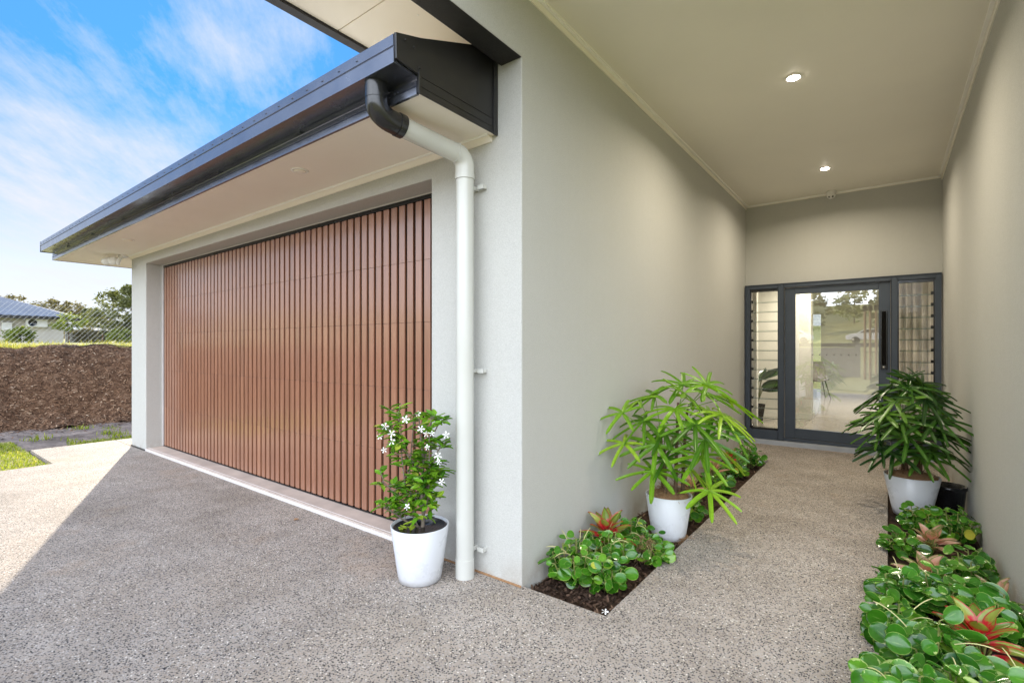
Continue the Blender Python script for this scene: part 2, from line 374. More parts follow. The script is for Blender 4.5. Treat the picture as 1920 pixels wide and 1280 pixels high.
def sheet(x0, x1, y0, y1, nx, ny, zf):
    g = Geo()
    g.add([(x0+(x1-x0)*i/nx, y0+(y1-y0)*j/ny, zf(x0+(x1-x0)*i/nx, y0+(y1-y0)*j/ny)) for i in range(nx+1) for j in range(ny+1)],
          [(i*(ny+1)+j, (i+1)*(ny+1)+j, (i+1)*(ny+1)+j+1, i*(ny+1)+j+1) for i in range(nx) for j in range(ny)], True)
    return g
def nz(x, y, f, a): return mnoise.noise(Vector((x*f, y*f, 3.1)))*a
dz = lambda x, y: -.05 + nz(x, y, 1.5, .035) + nz(x, y, 6, .022) + nz(x, y, 17, .012) - .06*smooth(-9.8, -9.1, x)
tag(sheet(-11.8, -8.75, -14, 16, 90, 500, dz).build('dirt_strip', MAT['dirt']), kind='structure')
tag(sheet(-9.9, -7.46, -25, 1.28, 20, 80, lambda x, y: -.035 + nz(x, y, 2, .015)).build('lawn_patch', MAT['lawn']), kind='structure')
bankz = lambda x, y: -.04 + 1.33*smooth(-11.15-nz(y, 1, .8, .15), -12.75, x) + nz(x, y, 2.2, .07) + nz(x, y, 9, .035) + nz(y, 2, 1.1, .07)*smooth(-11.8, -12.8, x)
tag(sheet(-13.1, -11.0, -14, 18, 50, 420, bankz).build('mulch_bank', MAT['bankm']), kind='structure')
for nm, (a, b, c, d) in (('left_planting_bed', (-1.59, -1.085, 2.18, 6.34)), ('right_planting_bed', (-.005, .50, .99, 6.34))):
    tag(sheet(a, b, c, d, 14, 90, lambda x, y: -.045 + nz(x, y, 7, .018) + nz(x, y, 25, .01)).build(nm, MAT['mulchg']), kind='structure')

def chips(g, n, pos, L, W, tilt=.5, dirbias=None):
    for _ in range(n):
        p, nrm = pos(); p = Vector(p)
        a = rng.gauss(dirbias[0], dirbias[1]) if dirbias else rng.uniform(0, 6.28)
        d = Vector((math.cos(a), math.sin(a), 0)); d = (d - nrm*d.dot(nrm)).normalized()
        d = (d + nrm*rng.uniform(-tilt, tilt)).normalized(); s = nrm.cross(d).normalized()
        s = (s + nrm*rng.uniform(-.5, .5)).normalized()
        l = rng.uniform(*L); w = rng.uniform(*W); t = nrm*w*.4
        c = p + nrm*rng.uniform(.002, .02)
        b = nrm*rng.uniform(-.1, .25)*l
        vs = [c-d*l-s*w, c-d*l*.9+s*w*.8, c+s*w+b*.5, c+d*l+s*w*.6, c+d*l*.95-s*w*.7, c-s*w+b*.5]
        r = min(1, max(0, rng.betavariate(1.5, 2.2)))
        g.add(vs, [(0,1,2,5),(5,2,3,4)], rnd=r)
    return g
def bank_pos():
    y = rng.uniform(-2.5, 8.5); x = rng.uniform(-12.95, -11.05 - (rng.random() < .04)*-.35)
    z = bankz(x, y); e = .02
    n = Vector((-(bankz(x+e, y)-bankz(x-e, y))/(2*e), -(bankz(x, y+e)-bankz(x, y-e))/(2*e), 1)).normalized()
    return (x, y, z), n
def strip_chip():
    x = -11.25 + abs(rng.gauss(0, .55)); y = rng.uniform(-1, 6)
    return (x, y, dz(x, y) + .004), Vector((0, 0, 1))
g = chips(Geo(), 46000, bank_pos, (.007, .036), (.0025, .008), .5, (1.57, 1.0))
chips(g, 1500, strip_chip, (.008, .04), (.003, .012), .5)
tag(g.build('mulch_chips', MAT['mulch']), kind='stuff')
def bed_pos(a, b, c, d):
    def f():
        x = rng.uniform(a, b); y = c + (d-c)*rng.random()**1.3
        return (x, y, -.042 + nz(x, y, 7, .018) + nz(x, y, 25, .01)), Vector((0,0,1))
    return f
g = chips(Geo(), 3600, bed_pos(-1.575, -1.105, 2.2, 6.3), (.006, .022), (.003, .008), .6)
chips(g, 2200, bed_pos(.015, .485, 1.2, 6.3), (.006, .022), (.003, .008), .6)
tag(g.build('bed_mulch', MAT['bedchip']), kind='stuff')

def blades(g, n, pos, H, W=.004, lean=.5):
    for _ in range(n):
        x, y, z, k = pos(); h = rng.uniform(*H)*k; a = rng.uniform(0, 6.28)
        d = Vector((math.cos(a), math.sin(a), 0)); l = rng.uniform(.1, lean)*h
        s = Vector((-d.y, d.x, 0))*W*rng.uniform(.7, 1.4); p = Vector((x, y, z-.01))
        m = p + Vector((0,0,h*.6)) + d*l*.35; t = p + Vector((0,0,h)) + d*l
        g.add([p-s, p+s, m+s*.8, m-s*.8, t], [(0,1,2,3),(3,2,4)], rnd=min(1, max(0, rng.gauss(.5, .22))))
    return g
def lawn_pos():
    while True:
        x = rng.uniform(-9.75, -7.47); y = rng.uniform(-1.6, 1.27)
        return x, y, -.035, 1
g = blades(Geo(), 15000, lawn_pos, (.018, .05), .0045, .9)
def strip_pos():
    while True:
        x = rng.gauss(-9.05, .22); y = rng.uniform(1.2, 5)
        if x < -8.72 and (nz(x, y, 1.6, 1) > -.15 or x > -8.95): return x, y, -.09, (1.5 if nz(x, y, 2.5, 1) > .28 else .8)
blades(g, 6500, strip_pos, (.03, .07), .005, .9)
def tuft_pos():
    cx, cy = tufts[rng.randrange(len(tufts))]; return rng.gauss(cx, .07), rng.gauss(cy, .07), -.05, 1
tufts = [(-9.9, 1.55), (-9.75, 2.35), (-10.2, 2.5), (-9.5, 2.75), (-10.6, 2.2), (-9.45, 2.4)]
blades(g, 240, tuft_pos, (.04, .10), .006, .9)
tag(g.build('grass', MAT['grass']), kind='stuff')
def top_pos():
    x = -12.75 - abs(rng.gauss(0, 1.6)); y = rng.uniform(-2, 9)
    return x, y, terrain(x, y)+.01, 1.6 if nz(x, y, .8, 1) > .2 else 1
tag(blades(Geo(), 15000, top_pos, (.05, .16), .006, .8).build('bank_top_grass', MAT['drygrass']), kind='stuff')

# fallen bits on the paving
def flower_geo(g, c, n, size):
    n = Vector(n).normalized(); u = n.orthogonal().normalized(); w = n.cross(u); c = Vector(c)
    a0 = rng.uniform(0, 6)
    for k in range(5):
        a = a0 + k*1.2566; d = u*math.cos(a) + w*math.sin(a); s = n.cross(d)
        g.add([c, c+d*size*.35+s*size*.12+n*.002, c+d*size*.75+s*size*.24+n*.003, c+d*size+s*size*.05, c+d*size*.8-s*size*.18-n*.001, c+d*size*.35-s*size*.1], [(0,1,2,3,4,5)], True)
    return g
tag(flower_geo(Geo(), (-1.105, 2.205, .006), (.1, -.3, 1), .019).build('fallen_flower', MAT['petal']), 'small white flower fallen on the near corner of the left bed', 'flower')
g = Geo(); g.add([(0,-.02,.004),(.02,0,.008),(0,.025,.006),(-.018,0,.012)], [(0,1,2,3)])
tag(g.build('fallen_leaf', MAT['coir'], loc=(-3.55, 1.98, 0)), 'small dry leaf lying on the driveway by the garage sill', 'leaf')

# ------------------------------------------------------------------ house
house = thing('house', 'grey rendered modern house with slatted garage door and covered entry porch', 'house')
HX0, HX1 = -8.0, -1.584
FY = 2.17; RF = 1.34      # wall line and front edge of the porch roof
# front wall with the garage opening
us = [HX0, -7.454, -2.287, -1.757, HX1]; ws = [-.1, 2.36, 2.53, 3.30]
def fw(u, w):
    if -7.454 < u < -2.287 and w < 2.36: return False
    if w > 2.53: return u > -1.757
    return True
g = Geo().cells(us, ws, fw, 'y', FY, 2.44)
for a, b in zip(ws[:-1], ws[1:]):
    g.add([(HX1, 2.44, a), (HX1, 7.62, a), (HX1, 7.62, b), (HX1, 2.44, b)], [(0,1,2,3)])
    g.add([(-1.725, 2.44, a), (-1.725, 2.44, b), (-1.725, 7.62, b), (-1.725, 7.62, a)], [(0,1,2,3)])
g.build('front_wall', MAT['render'], house, bevel=.006, weld=True)
Geo().cells([3.0, 7.62], [-.1, 3.30], lambda u, w: True, 'x', .497, .72).build('porch_wall', MAT['render'], house, bevel=.006)
Geo().cells([.72, 7.0], [-.1, 3.30], lambda u, w: True, 'y', 3.12, 3.32).build('front_wall', MAT['render'], house)
Geo().box(-8.0, -7.8, 2.44, 12.4, -.1, 2.53).build('side_wall', MAT['render'], house)
Geo().cells([-1.584, .497], [2.155, 3.30], lambda u, w: True, 'y', 7.5, 7.62).build('end_wall', MAT['render'], house)
# dark beam above the porch corner and grey inner face
Geo().box(-1.725, -1.5865, RF, FY-.001, 2.875, 3.30).build('beam', MAT['dark'], house)
Geo().box(-1.586, -1.5830, RF, FY+.05, 2.877, 3.264).build('beam_lining', MAT['render'], house)
# porch ceiling, cornice and bead
Geo().cells([HX1, .497, 7.0], [RF, 3.115, 7.5], lambda u, w: u < .497 or w < 3.115, 'z', 3.265, 3.30).build('porch_ceiling', MAT['ceil'], house)
g = Geo(); q = .045
g.ext([(HX1, 3.265), (HX1, 3.265-q), (HX1+.008, 3.265-q), (HX1+.012, 3.265)], 'y', RF, 7.5)
g.ext([(.497, 3.265), (.485, 3.265), (.489, 3.265-q), (.497, 3.265-q)], 'y', 3.0, 7.5)
g.ext([(7.5, 3.265), (7.488, 3.265), (7.492, 3.265-q*.5), (7.5, 3.265-q*.5)], 'x', HX1+.013, .484)
g.build('cornice', MAT['ceil'], house)
g = Geo(); b = .014
g.box(HX1+.0125, HX1+.034, RF, 7.485, 3.265-b, 3.2645); g.box(.463, .4845, 3.0, 7.485, 3.265-b, 3.2645); g.box(HX1+.035, .462, 7.466, 7.487, 3.265-b, 3.2645)
g.build('ceiling_bead', MAT['bead'], house)
# upper eave to the left of the beam
g = Geo()
g.box(-2.70, -1.726, RF, 1.776, 3.252, 3.30); g.box(-2.70, -1.726, 1.784, 2.80, 3.252, 3.30)
g.box(-2.70, -1.726, 1.7765, 1.7835, 3.262, 3.30); g.box(-2.70, -1.726, 2.80, 2.81, 3.252, 3.30)
g.build('upper_soffit', MAT['soffit'], house)
for y in (1.45, 1.98, 2.3):
    for x in (-2.6, -2.2, -1.82): Geo().lathe([(.006, 0), (.005, -.002), (0, -.003)], 8, (x, y, 3.252)).build('screw_cap', MAT['bead'], house)
g = Geo(); g.box(-2.765, -2.701, RF-.065, 2.81, 3.232, 3.47); g.box(-2.70, 7.0, RF-.065, RF-.001, 3.232, 3.47)
g.build('upper_fascia', MAT['fascia'], house)
g = Geo(); g.add([(-2.75,RF-.05,3.46),(7,RF-.05,3.46),(7,13,4.3),(-2.75,13,4.3)], [(0,1,2,3)])
g.add([(-2.75,2.815,3.31),(-2.75,13,3.31),(-2.75,13,4.3),(-2.75,2.815,3.62)], [(0,1,2,3)])
g.build('upper_roof', MAT['steel'], house)
# garage roof
zr = lambda y: 2.70 + (y-1.47)*.41
g = Geo()
g.add([(-9.06,1.50,2.705),(-1.765,1.50,2.705),(-1.765,2.79,zr(2.79)),(-2.77,2.79,zr(2.79)),(-2.77,7,zr(7)),(-3.4,7,zr(7))], [(0,1,2,3,4,5)])
g.add([(-9.06,1.50,2.705),(-3.4,7,zr(7)),(-9.06,12.6,2.705)], [(0,1,2)])
g.add([(-9.06,12.6,2.705),(-3.4,7,zr(7)),(-2.77,7,zr(7)),(-2.77,12.6,2.705)], [(0,1,2,3)])
g.build('garage_roof', MAT['roof'], house)
Geo().cells([-9.14, -7.995, -1.762], [1.60, 2.169, 12.5], lambda u, w: not (u > -7.995 and w > 2.169), 'z', 2.50, 2.525).build('soffit', MAT['soffit'], house)
g = Geo()
g.ext([(2.1698, 2.4995), (2.132, 2.4995), (2.142, 2.488), (2.157, 2.466), (2.1698, 2.466)], 'x', -7.99, -1.79)
g.build('soffit_moulding', MAT['soffit'], house)
Geo().ext([(2.1315, 2.4997), (2.118, 2.4997), (2.121, 2.4915), (2.1305, 2.4915)], 'x', -7.99, -1.79).build('soffit_bead', MAT['bead'], house)
# fascia (ribbed) and gutter run along the front, a return along the left side
fp = [(1.6, 2.495), (1.585, 2.495), (1.583, 2.527), (1.592, 2.532), (1.583, 2.537), (1.585, 2.556), (1.593, 2.56), (1.586, 2.566), (1.588, 2.60), (1.6, 2.60)]
Geo().ext(fp, 'x', -9.15, -1.772).build('fascia', MAT['steel'], house)
Geo().box(-9.155, -9.141, 1.6, 12.5, 2.495, 2.60).build('side_fascia', MAT['steel'], house)
gp = [(1.452, 2.585), (1.450, 2.652), (1.455, 2.655), (1.455, 2.659), (1.449, 2.662), (1.449, 2.712), (1.462, 2.717), (1.464, 2.71), (1.458, 2.60), (1.59, 2.592), (1.59, 2.715), (1.598, 2.715), (1.598, 2.58)]
g = Geo(); g.ext(gp, 'x', -9.06, -1.7752)
x = -9.0
while x < -1.9:
    g.obox((x, 1.4485, 2.683), (.007, 0, 0), (0, .0035, 0), (0, 0, .0035)); x += .148
for x in (-8.3, -7.2, -6.1, -5.0, -3.9, -2.8): g.obox((x, 1.585, 2.576), (.02, 0, 0), (0, .012, 0), (0, 0, .006))
gut = g.build('gutter', MAT['steel'], house)
Geo().box(-9.066, -9.060, 1.448, 1.6, 2.578, 2.718).build('gutter_stop', MAT['bronze'], gut)
Geo().ext([(1.452, 2.6), (1.598, 2.6), (1.598, 2.72), (1.455, 2.72)], 'x', -1.775, -1.771).build('gutter_stop', MAT['bronze'], gut)
# gable end flashing at the right end of the garage roof
cap = Geo().ext([(1.455, 2.60), (1.452, 2.715), (1.60, 2.762), (2.168, 2.99), (2.168, 2.5), (1.588, 2.5), (1.588, 2.585)], 'x', -1.770, -1.758).build('end_flashing', MAT['bronze'], house, bevel=.002)
g = Geo(); g.box(-1.758, -1.748, 2.135, 2.168, 2.49, 2.995); g.box(-1.7578, -1.752, 1.585, 2.134, 2.492, 2.502)
g.box(-1.7578, -1.755, 1.588, 2.134, 2.576, 2.581)
g.box(-1.7578, -1.752, 1.583, 1.596, 2.502, 2.60)
g.box(-1.757, -1.7555, 1.588, 2.134, 2.53, 2.5345)
for y, z in ((1.50, 2.70), (1.55, 2.69), (1.585, 2.61), (2.15, 2.93), (2.15, 2.82), (2.15, 2.56), (2.15, 2.51)): g.obox((-1.7485, y, z), (.003,0,0), (0,.004,0), (0,0,.004))
g.build('flashing_trim', MAT['bronze'], cap, bevel=.001)

# garage door: battens on black panels, in five sections
gd = Geo().box(-7.45, -2.29, 2.368, 2.43, .035, 2.36).build('garage_door', MAT['matte'], house)
g = Geo(); px0, px1 = -7.415, -2.30; N = 58; p = (px1-px0)/N; seams = [.045, .535, 1.005, 1.475, 1.905, 2.318]
for k in range(N):
    xa = px0 + k*p + .014; xb = xa + p - .0285
    for a, b in zip(seams[:-1], seams[1:]):
        r = min(1, max(0, rng.gauss(.5, .2)))
        g.box(xa, xb, 2.352 + rng.uniform(-.0006, .0006), 2.3681, a+.0008, b-.0008, rnd=r)
g.build('battens', MAT['timber'], gd, bevel=.0008)
Geo().box(-7.45, -2.29, 2.35, 2.3675, .031, .040).build('bottom_seal', MAT['blackp'], gd)
g = Geo(); g.box(-7.4538, -7.44, 2.345, 2.36, .031, 2.36); g.box(-7.44, -2.288, 2.350, 2.36, 2.352, 2.3595)
g.build('door_trim', MAT['edge'], gd)
Geo().box(-7.44, -2.29, 2.355, 2.3675, 2.322, 2.351).build('door_track', MAT['blackp'], gd)
sl = Geo().box(-7.453, -2.288, 2.172, 2.44, -.1, .030).build('garage_sill', MAT['sill'], house, bevel=.004)
g = Geo(); g.box(-7.46, -2.28, 2.164, 2.1715, -.05, .021); g.box(-7.453, -2.288, 2.192, 2.197, .03, .0325)
g.build('sill_trim', MAT['edge'], sl)
Geo().box(-8.0, -7.46, 2.160, 2.1695, -.05, .012).build('wall_base_joint', MAT['blackp'], house)
Geo().box(-2.279, -1.586, 2.1615, 2.1695, -.05, .006).build('wall_base_strip', MAT['coir'], house)

# ---- entry: two louvre windows and a glazed pivot door in one frame
EY = 7.40
fr = Geo()
for (a, b) in ((-1.572, -1.512), (-1.165, -1.098), (.026, .092), (.428, .485)): fr.box(a, b, EY, EY+.12, .06, 2.15)
for (a, b) in ((-1.5115, -1.1655), (-1.0975, .0255), (.0925, .4275)):
    fr.box(a, b, EY, EY+.12, 2.09, 2.15)
for (a, b) in ((-1.5115, -1.1655), (.0925, .4275)): fr.box(a, b, EY+.001, EY+.12, .06, .185)
fr.box(-1.0975, .0255, EY+.02, EY+.12, .06, .098)
for (a, b) in ((-1.572, -1.566), (-1.104, -1.098), (.026, .032), (.479, .485), (-1.17, -1.165), (.086, .092)): fr.box(a, b, EY-.012, EY-.0005, .06, 2.15)
fr.box(-1.565, .478, EY-.011, EY-.0005, 2.137, 2.149)
ef = fr.build('entry_frame', MAT['frame'], house, bevel=.003)
Geo().box(-1.582, .495, EY-.045, EY+.14, -.02, .058).build('threshold', plain('blue_grey_sill', (.36, .38, .42), .5), ef, bevel=.004)
for x0, x1 in ((-1.5115, -1.1655), (.0925, .4275)):
    lw = Geo().box(x0, x0+.012, EY+.035, EY+.085, .186, 2.089).box(x1-.012, x1, EY+.035, EY+.085, .186, 2.089).box(x0+.0125, x1-.0125, EY+.03, EY+.09, 2.055, 2.089).box(x0+.0125, x1-.0125, EY+.03, EY+.09, .186, .21).build('louvre_window', MAT['blackp'], house)
    gl = Geo(); ed = Geo(); pt = (2.05-.215)/14
    side = x0 + .024 if x0 < -1 else x1 - .024
    for k in range(14):
        zc = .215 + pt*(k+.5); ay = Vector((0, -math.sin(R(9)), math.cos(R(9))))*.074; nn = Vector((0, math.cos(R(9)), math.sin(R(9))))*.0025
        c = Vector(((x0+x1)/2, EY+.06, zc))
        gl.obox(c, ((x1-x0)/2-.016, 0, 0), nn, ay)
        ed.obox(c - ay - Vector((0,0,.0034)), ((x1-x0)/2-.016, 0, 0), nn*1.0, Vector((0,0,.0034)))
        Geo().ext([(EY+.025, zc-.078), (EY+.085, zc-.066), (EY+.085, zc-.046), (EY+.05, zc-.052), (EY+.022, zc-.044)], 'x', side-.011, side+.011).build('blade_clip', MAT['blackp'], lw)
    gl.build('louvre_glass', MAT['lglass'], lw); ed.build('glass_edges', MAT['gedge'], lw)
dr = Geo().box(-1.09, -.972, EY+.03, EY+.075, .102, 2.086).box(-.09, .0245, EY+.03, EY+.075, .102, 2.086).box(-.9715, -.0905, EY+.03, EY+.075, 2.0, 2.086).box(-.9715, -.0905, EY+.03, EY+.075, .102, .235).build('entry_door', MAT['frame'], house, bevel=.003)
Geo().box(-.975, -.087, EY+.050, EY+.056, .232, 2.003).build('door_glass', MAT['glass'], dr)
em = plain('etched_mark', (.35, .34, .33), .6)
for k in range(7):
    c = Vector((-.775+k*.077, EY+.0485, 1.205)); g = Geo()
    for s in (1, -1): g.obox(c, Vector((.0095, 0, .0095*s)), (0, .0006, 0), Vector((-.0022*s, 0, .0022)))
    g.build('safety_marking', em, dr)
hd = Geo().box(-.072, -.004, EY+.012, EY+.0295, 1.035, 1.745).build('door_handle', MAT['blackp'], dr, bevel=.004)
g = Geo().box(-.060, -.016, EY-.004, EY+.0118, 1.09, 1.73); g.build('pull_bar', MAT['matte'], hd, bevel=.003)
g = Geo(); g.lathe([(.016, 0), (.016, .006), (.008, .006), (.008, .012), (0, .012)], 16, (-.038, EY+.0118, 1.063), (0,-1,0)); g.build('key_cylinder', MAT['metal'], hd)

# ---- interior seen through the glass
Geo().cells([-6, 3.6], [7.63, 17.4], lambda u, w: True, 'z', -.05, .05).build('interior_floor', MAT['tile'], house)
Geo().cells([-6, 3.6], [7.63, 17.4], lambda u, w: True, 'z', 2.62, 2.72).build('interior_ceiling', MAT['ceilin'], house)
g = Geo()
g.cells([-6, -4.6, -1.6, 3.6], [.05, 2.3, 2.62], lambda u, w: not (-4.6 < u < -1.6 and w < 2.3), 'y', 17.4, 17.55)
g.cells([7.63, 9, 16.4, 17.4], [.05, .3, 2.4, 2.62], lambda u, w: not (9 < u < 16.4 and .3 < w < 2.4), 'x', 3.6, 3.75)
g.cells([7.63, 12.5, 17, 17.4], [.05, .3, 2.4, 2.62], lambda u, w: not (12.5 < u < 17 and .3 < w < 2.4), 'x', -6.15, -6)
g.box(-6, -1.73, 7.63, 7.75, .05, 2.62); g.box(.73, 3.6, 7.63, 7.75, .05, 2.62); g.box(-1.7295, .7295, 7.625, 7.7, 2.16, 2.62)
g.box(-2.1, -1.66, 8.6, 8.72, .05, 2.62)
g.build('interior_wall', MAT['wallin'], house)
pl = Geo().box(-2.6, -1.06, 9.95, 10.25, .05, 2.62).build('interior_pillar', MAT['wallin'], house)
Geo().box(-2.61, -1.048, 9.938, 10.262, .051, .15).build('skirting', MAT['white'], pl)
# interior chair, plant, curtain
ch = thing('dining_chair', 'grey shell chair on dark legs inside the house, seen through the glass door', 'chair', (-1.38, 14.3, .05), R(20))
g = Geo(); prof = [(-.22, .44), (-.05, .41), (.12, .42), (.20, .50), (.25, .66), (.29, .86), (.28, .89)]
vs = []
for i, (y, z) in enumerate(prof):
    w = [.19, .22, .22, .23, .22, .19, .15][i]
    for j in range(7):
        v = -1 + j/3; vs.append((v*w, y - (.05*v*v if i > 3 else 0), z + (.05*v*v if i < 4 else 0)))
g.add(vs, [(i*7+j, i*7+j+1, (i+1)*7+j+1, (i+1)*7+j) for i in range(6) for j in range(6)], True)
o = g.build('seat_shell', MAT['chair'], ch); m = o.modifiers.new('solid', 'SOLIDIFY'); m.thickness = .012
for sx in (-1, 1):
    for sy in (-1, 1): Geo().tube([(sx*.13, sy*.12, .42), (sx*.22, sy*.22, 0)], [.014, .010], 8).build('leg', MAT['matte'], ch)
def leaf(g, base, d, nrm, L, W, cup=.25, droop=.15, shape='oval', rnd=.5, nu=7, nv=5):
    d = Vector(d).normalized(); nrm = Vector(nrm); nrm = (nrm - d*nrm.dot(d)); nrm = nrm.normalized() if nrm.length > 1e-5 else d.orthogonal().normalized()
    s = d.cross(nrm); base = Vector(base); vs = []; rim = []; tt = []
    for i in range(nu):
        t = (1 - math.cos(math.pi*i/(nu-1)))/2
        if shape == 'oval': w = math.sqrt(max(0, 1-(2*t-1)**2))*(.92+.16*t)
        elif shape == 'lance': w = (math.sin(math.pi*min(1, t**.72))**.85 if 0 < t < 1 else 0)
        else: w = math.sin(math.pi*t)**.9 if 0 < t < 1 else 0
        w = max(w, .03)*W*.5
        for j in range(nv):
            v = -1 + 2*j/(nv-1)
            z = cup*W*.5*(v*v - .2) - droop*L*t*t
            vs.append(base + d*L*t + s*v*w + nrm*z)
            rim.append(max(abs(v), abs(2*t-1)**3 if shape == 'oval' else (t**8))); tt.append(t)
    fs = [(i*nv+j, i*nv+j+1, (i+1)*nv+j+1, (i+1)*nv+j) for i in range(nu-1) for j in range(nv-1)]
    return g.add(vs, fs, True, rnd, rim, tt)
ip = thing('indoor_plant', 'dark broad-leaved plant inside behind the left louvre window', 'plant', (-1.80, 9.30, .05))
Geo().lathe([(.10, 0), (.14, .28), (.13, .28), (.12, .25), (0, .25)], 20).build('pot', MAT['matte'], ip)
g = Geo(); st = Geo()
for (a, e, l, h) in ((2.2, 1.2, .30, .62), (.1, .35, .40, .60), (.4, .55, .46, .50), (-.4, .3, .42, .58), (.2, .5, .45, .72), (.0, .2, .4, .52), (-1.3, .4, .34, .62), (1.2, .9, .34, .66), (-.1, .7, .36, .70), (3.3, .4, .3, .6)):
    d = Vector((math.cos(a)*math.cos(e), math.sin(a)*math.cos(e), math.sin(e)))
    p = Vector((d.x*.1, d.y*.1, h)); st.tube([(0,0,.24), p*.6+Vector((0,0,.1)), p], .006, 6)
    leaf(g, p, d, (0, -.9, .6), l, .13, .2, .2, 'lance', rng.random())
g.build('leaves', MAT['rubber'], ip); st.build('stems', MAT['greenstem'], ip)
cu = Geo(); nseg = 60
vs = []
for i in range(nseg+1):
    x = -.05 + .62*i/nseg; y = 8.3 + .035*math.sin(i*.82) + .012*math.sin(i*2.1+1)
    vs += [(x, y, .07), (x, y + .006*math.sin(i), 1.3), (x, y, 2.6)]
cu.add(vs, [(i*3+k, i*3+3+k, i*3+4+k, i*3+1+k) for i in range(nseg) for k in (0, 1)], True)
tag(cu.build('curtain', MAT['curtain']), 'pale sheer curtain hanging inside behind the right louvre window', 'curtain')

# ---- downlights
def downlight(name, label, loc, lit, group, energy=0):
    t = thing(name, label, 'light', loc, 0, group)
    Geo().lathe([(.058, 0), (.057, -.004), (.045, -.006), (.042, -.003), (.042, 0)], 28).build('trim_ring', MAT['bead'], t)
    Geo().lathe([(.0415, -.0045), (.036, -.010), (.02, -.014), (0, -.015)], 24).build('lens', MAT['lamp'] if lit else MAT['soffit'], t)
    if lit:
        l = bpy.data.lights.new('downlight_lamp', 'AREA'); l.energy = energy; l.color = (1, .88, .68); l.shape = 'DISK'; l.size = .085; l.spread = R(158)
        lo = bpy.data.objects.new('downlight_lamp', l); C.objects.link(lo); lo.location = (0, 0, -.018); lo.parent = t
downlight('downlight', 'lit round downlight in the porch ceiling, the nearer and larger of two', (-.548, 4.11, 3.265), True, 'porch downlights', 5.4)
downlight('downlight', 'lit round porch ceiling downlight just in front of the dome camera', (-.551, 6.41, 3.265), True, 'porch downlights', 5.4)
downlight('soffit_light', 'unlit flush round light in the garage eave, above the right part of the door', (-3.18, 1.80, 2.4998), False, 'garage eave lights')
downlight('soffit_light', 'unlit flush round light in the garage eave, above the left end of the door', (-6.75, 1.80, 2.4998), False, 'garage eave lights')
downlight('interior_light', 'lit downlight on the ceiling indoors, nearer the glass door', (-.9, 9.3, 2.62), True, 'indoor downlights', 13)
downlight('interior_light', 'lit downlight on the ceiling indoors, deeper in the room', (-.35, 12.6, 2.62), True, 'indoor downlights', 26)
# ---- dome camera
t = thing('dome_camera', 'white dome security camera on the porch ceiling above the entry door', 'camera', (-.57, 7.40, 3.265))
Geo().lathe([(.055, 0), (.056, -.03), (.052, -.036), (0, -.036)], 28).build('base', MAT['white'], t)
Geo().lathe([(.05, -.036), (.048, -.06), (.040, -.078), (.022, -.09), (0, -.094)], 28).build('turret', MAT['white'], t)
for sx in (-1, 1): Geo().lathe([(.012, 0), (.010, .004), (0, .005)], 12, (sx*.017-.0, -.034, -.075), (0, -.85, -.5)).build('lens', MAT['blackp'], t)
# ---- twin floodlight
t = thing('floodlight', 'white twin-head sensor floodlight under the left end of the garage eave', 'light', (-7.93, 2.06, 2.5))
Geo().lathe([(.05, 0), (.05, -.02), (.03, -.035), (0, -.035)], 20).build('base', MAT['white'], t)
for (px, py, pz, dx, dy, dz) in ((-.03, -.10, -.085, -.55, -.7, -.35), (-.16, -.13, -.08, -.8, -.5, -.3)):
    d = Vector((dx, dy, dz)).normalized(); p = Vector((px, py, pz))
    h = Geo().lathe([(.022, -.06), (.045, -.045), (.052, .0), (.05, .035), (.042, .036), (.038, .02), (0, .02)], 18, p, d).tube([(0, 0, -.03), p*.5 + Vector((0,0,-.02)), p - d*.05], .012, 8).build('lamp_head', MAT['white'], t)
    Geo().lathe([(.036, .0), (0, .004)], 16, p + d*.022, d).build('lens', MAT['metal'], h)
g = Geo(); g.tube([(.0, -.02, -.03), (.03, -.05, -.07), (.02, -.06, -.11), (-.01, -.05, -.12)], .022, 10); g.build('sensor', MAT['white'], t)
# ---- conduit loop on the left side wall
tag(Geo().tube([(-8.012, 2.6, .95), (-8.05, 2.5, .93), (-8.10, 2.42, .84), (-8.11, 2.4, .74), (-8.09, 2.42, .64), (-8.04, 2.5, .58), (-8.012, 2.58, .56)], .012, 8).build('cable', MAT['white']), 'white looped cable on the side wall at the left house corner', 'cable')

# ---- downpipe
dp = thing('downpipe', 'pale grey downpipe with a black elbow below the gutter, beside the garage door', 'pipe', (-1.914, 2.075, 0))
def arc(p0, p1, p2, n=8):
    p0, p1, p2 = map(Vector, (p0, p1, p2)); return [(p0*(1-t)**2 + p1*2*t*(1-t) + p2*t*t) for t in [i/n for i in range(n+1)]]
r = .051; ox = -.072
top = Vector((ox, -.555, 2.592-0)); a1 = Vector((ox, -.555, 2.505)); b1 = Vector((ox, -.555, 2.428)); c1 = Vector((ox*.84, -.44, 2.425))
e0 = Vector((ox*.1, -.062, 2.385)); e1 = Vector((0, 0, 2.375)); e2 = Vector((0, 0, 2.30))
g = Geo(); g.tube([top, a1], r+.006, 28); g.build('outlet', MAT['blackp'], dp)
g = Geo(); g.tube([a1 + Vector((0,0,.004))] + arc(a1 - Vector((0,0,.01)), b1, c1, 10), r+.004, 28)
g.tube([c1, c1 + (e0-c1).normalized()*.035], r+.008, 28); g.build('elbow', MAT['blackp'], dp)
Geo().tube([c1, e0], r, 28, False).build('offset_pipe', MAT['pipe'], dp)
g = Geo(); g.tube([e0 - (e0-c1).normalized()*.012] + arc(e0, e1, e2, 10) + [Vector((0,0,2.27))], r+.004, 28); g.build('elbow', MAT['pipe'], dp)
Geo().tube([(0,0,2.28), (0,0,.10)], r, 32, False).build('pipe', MAT['pipe'], dp)
Geo().tube([(0,0,.105), (0,0,-.003)], r+.003, 32).build('collar', MAT['pipe'], dp)
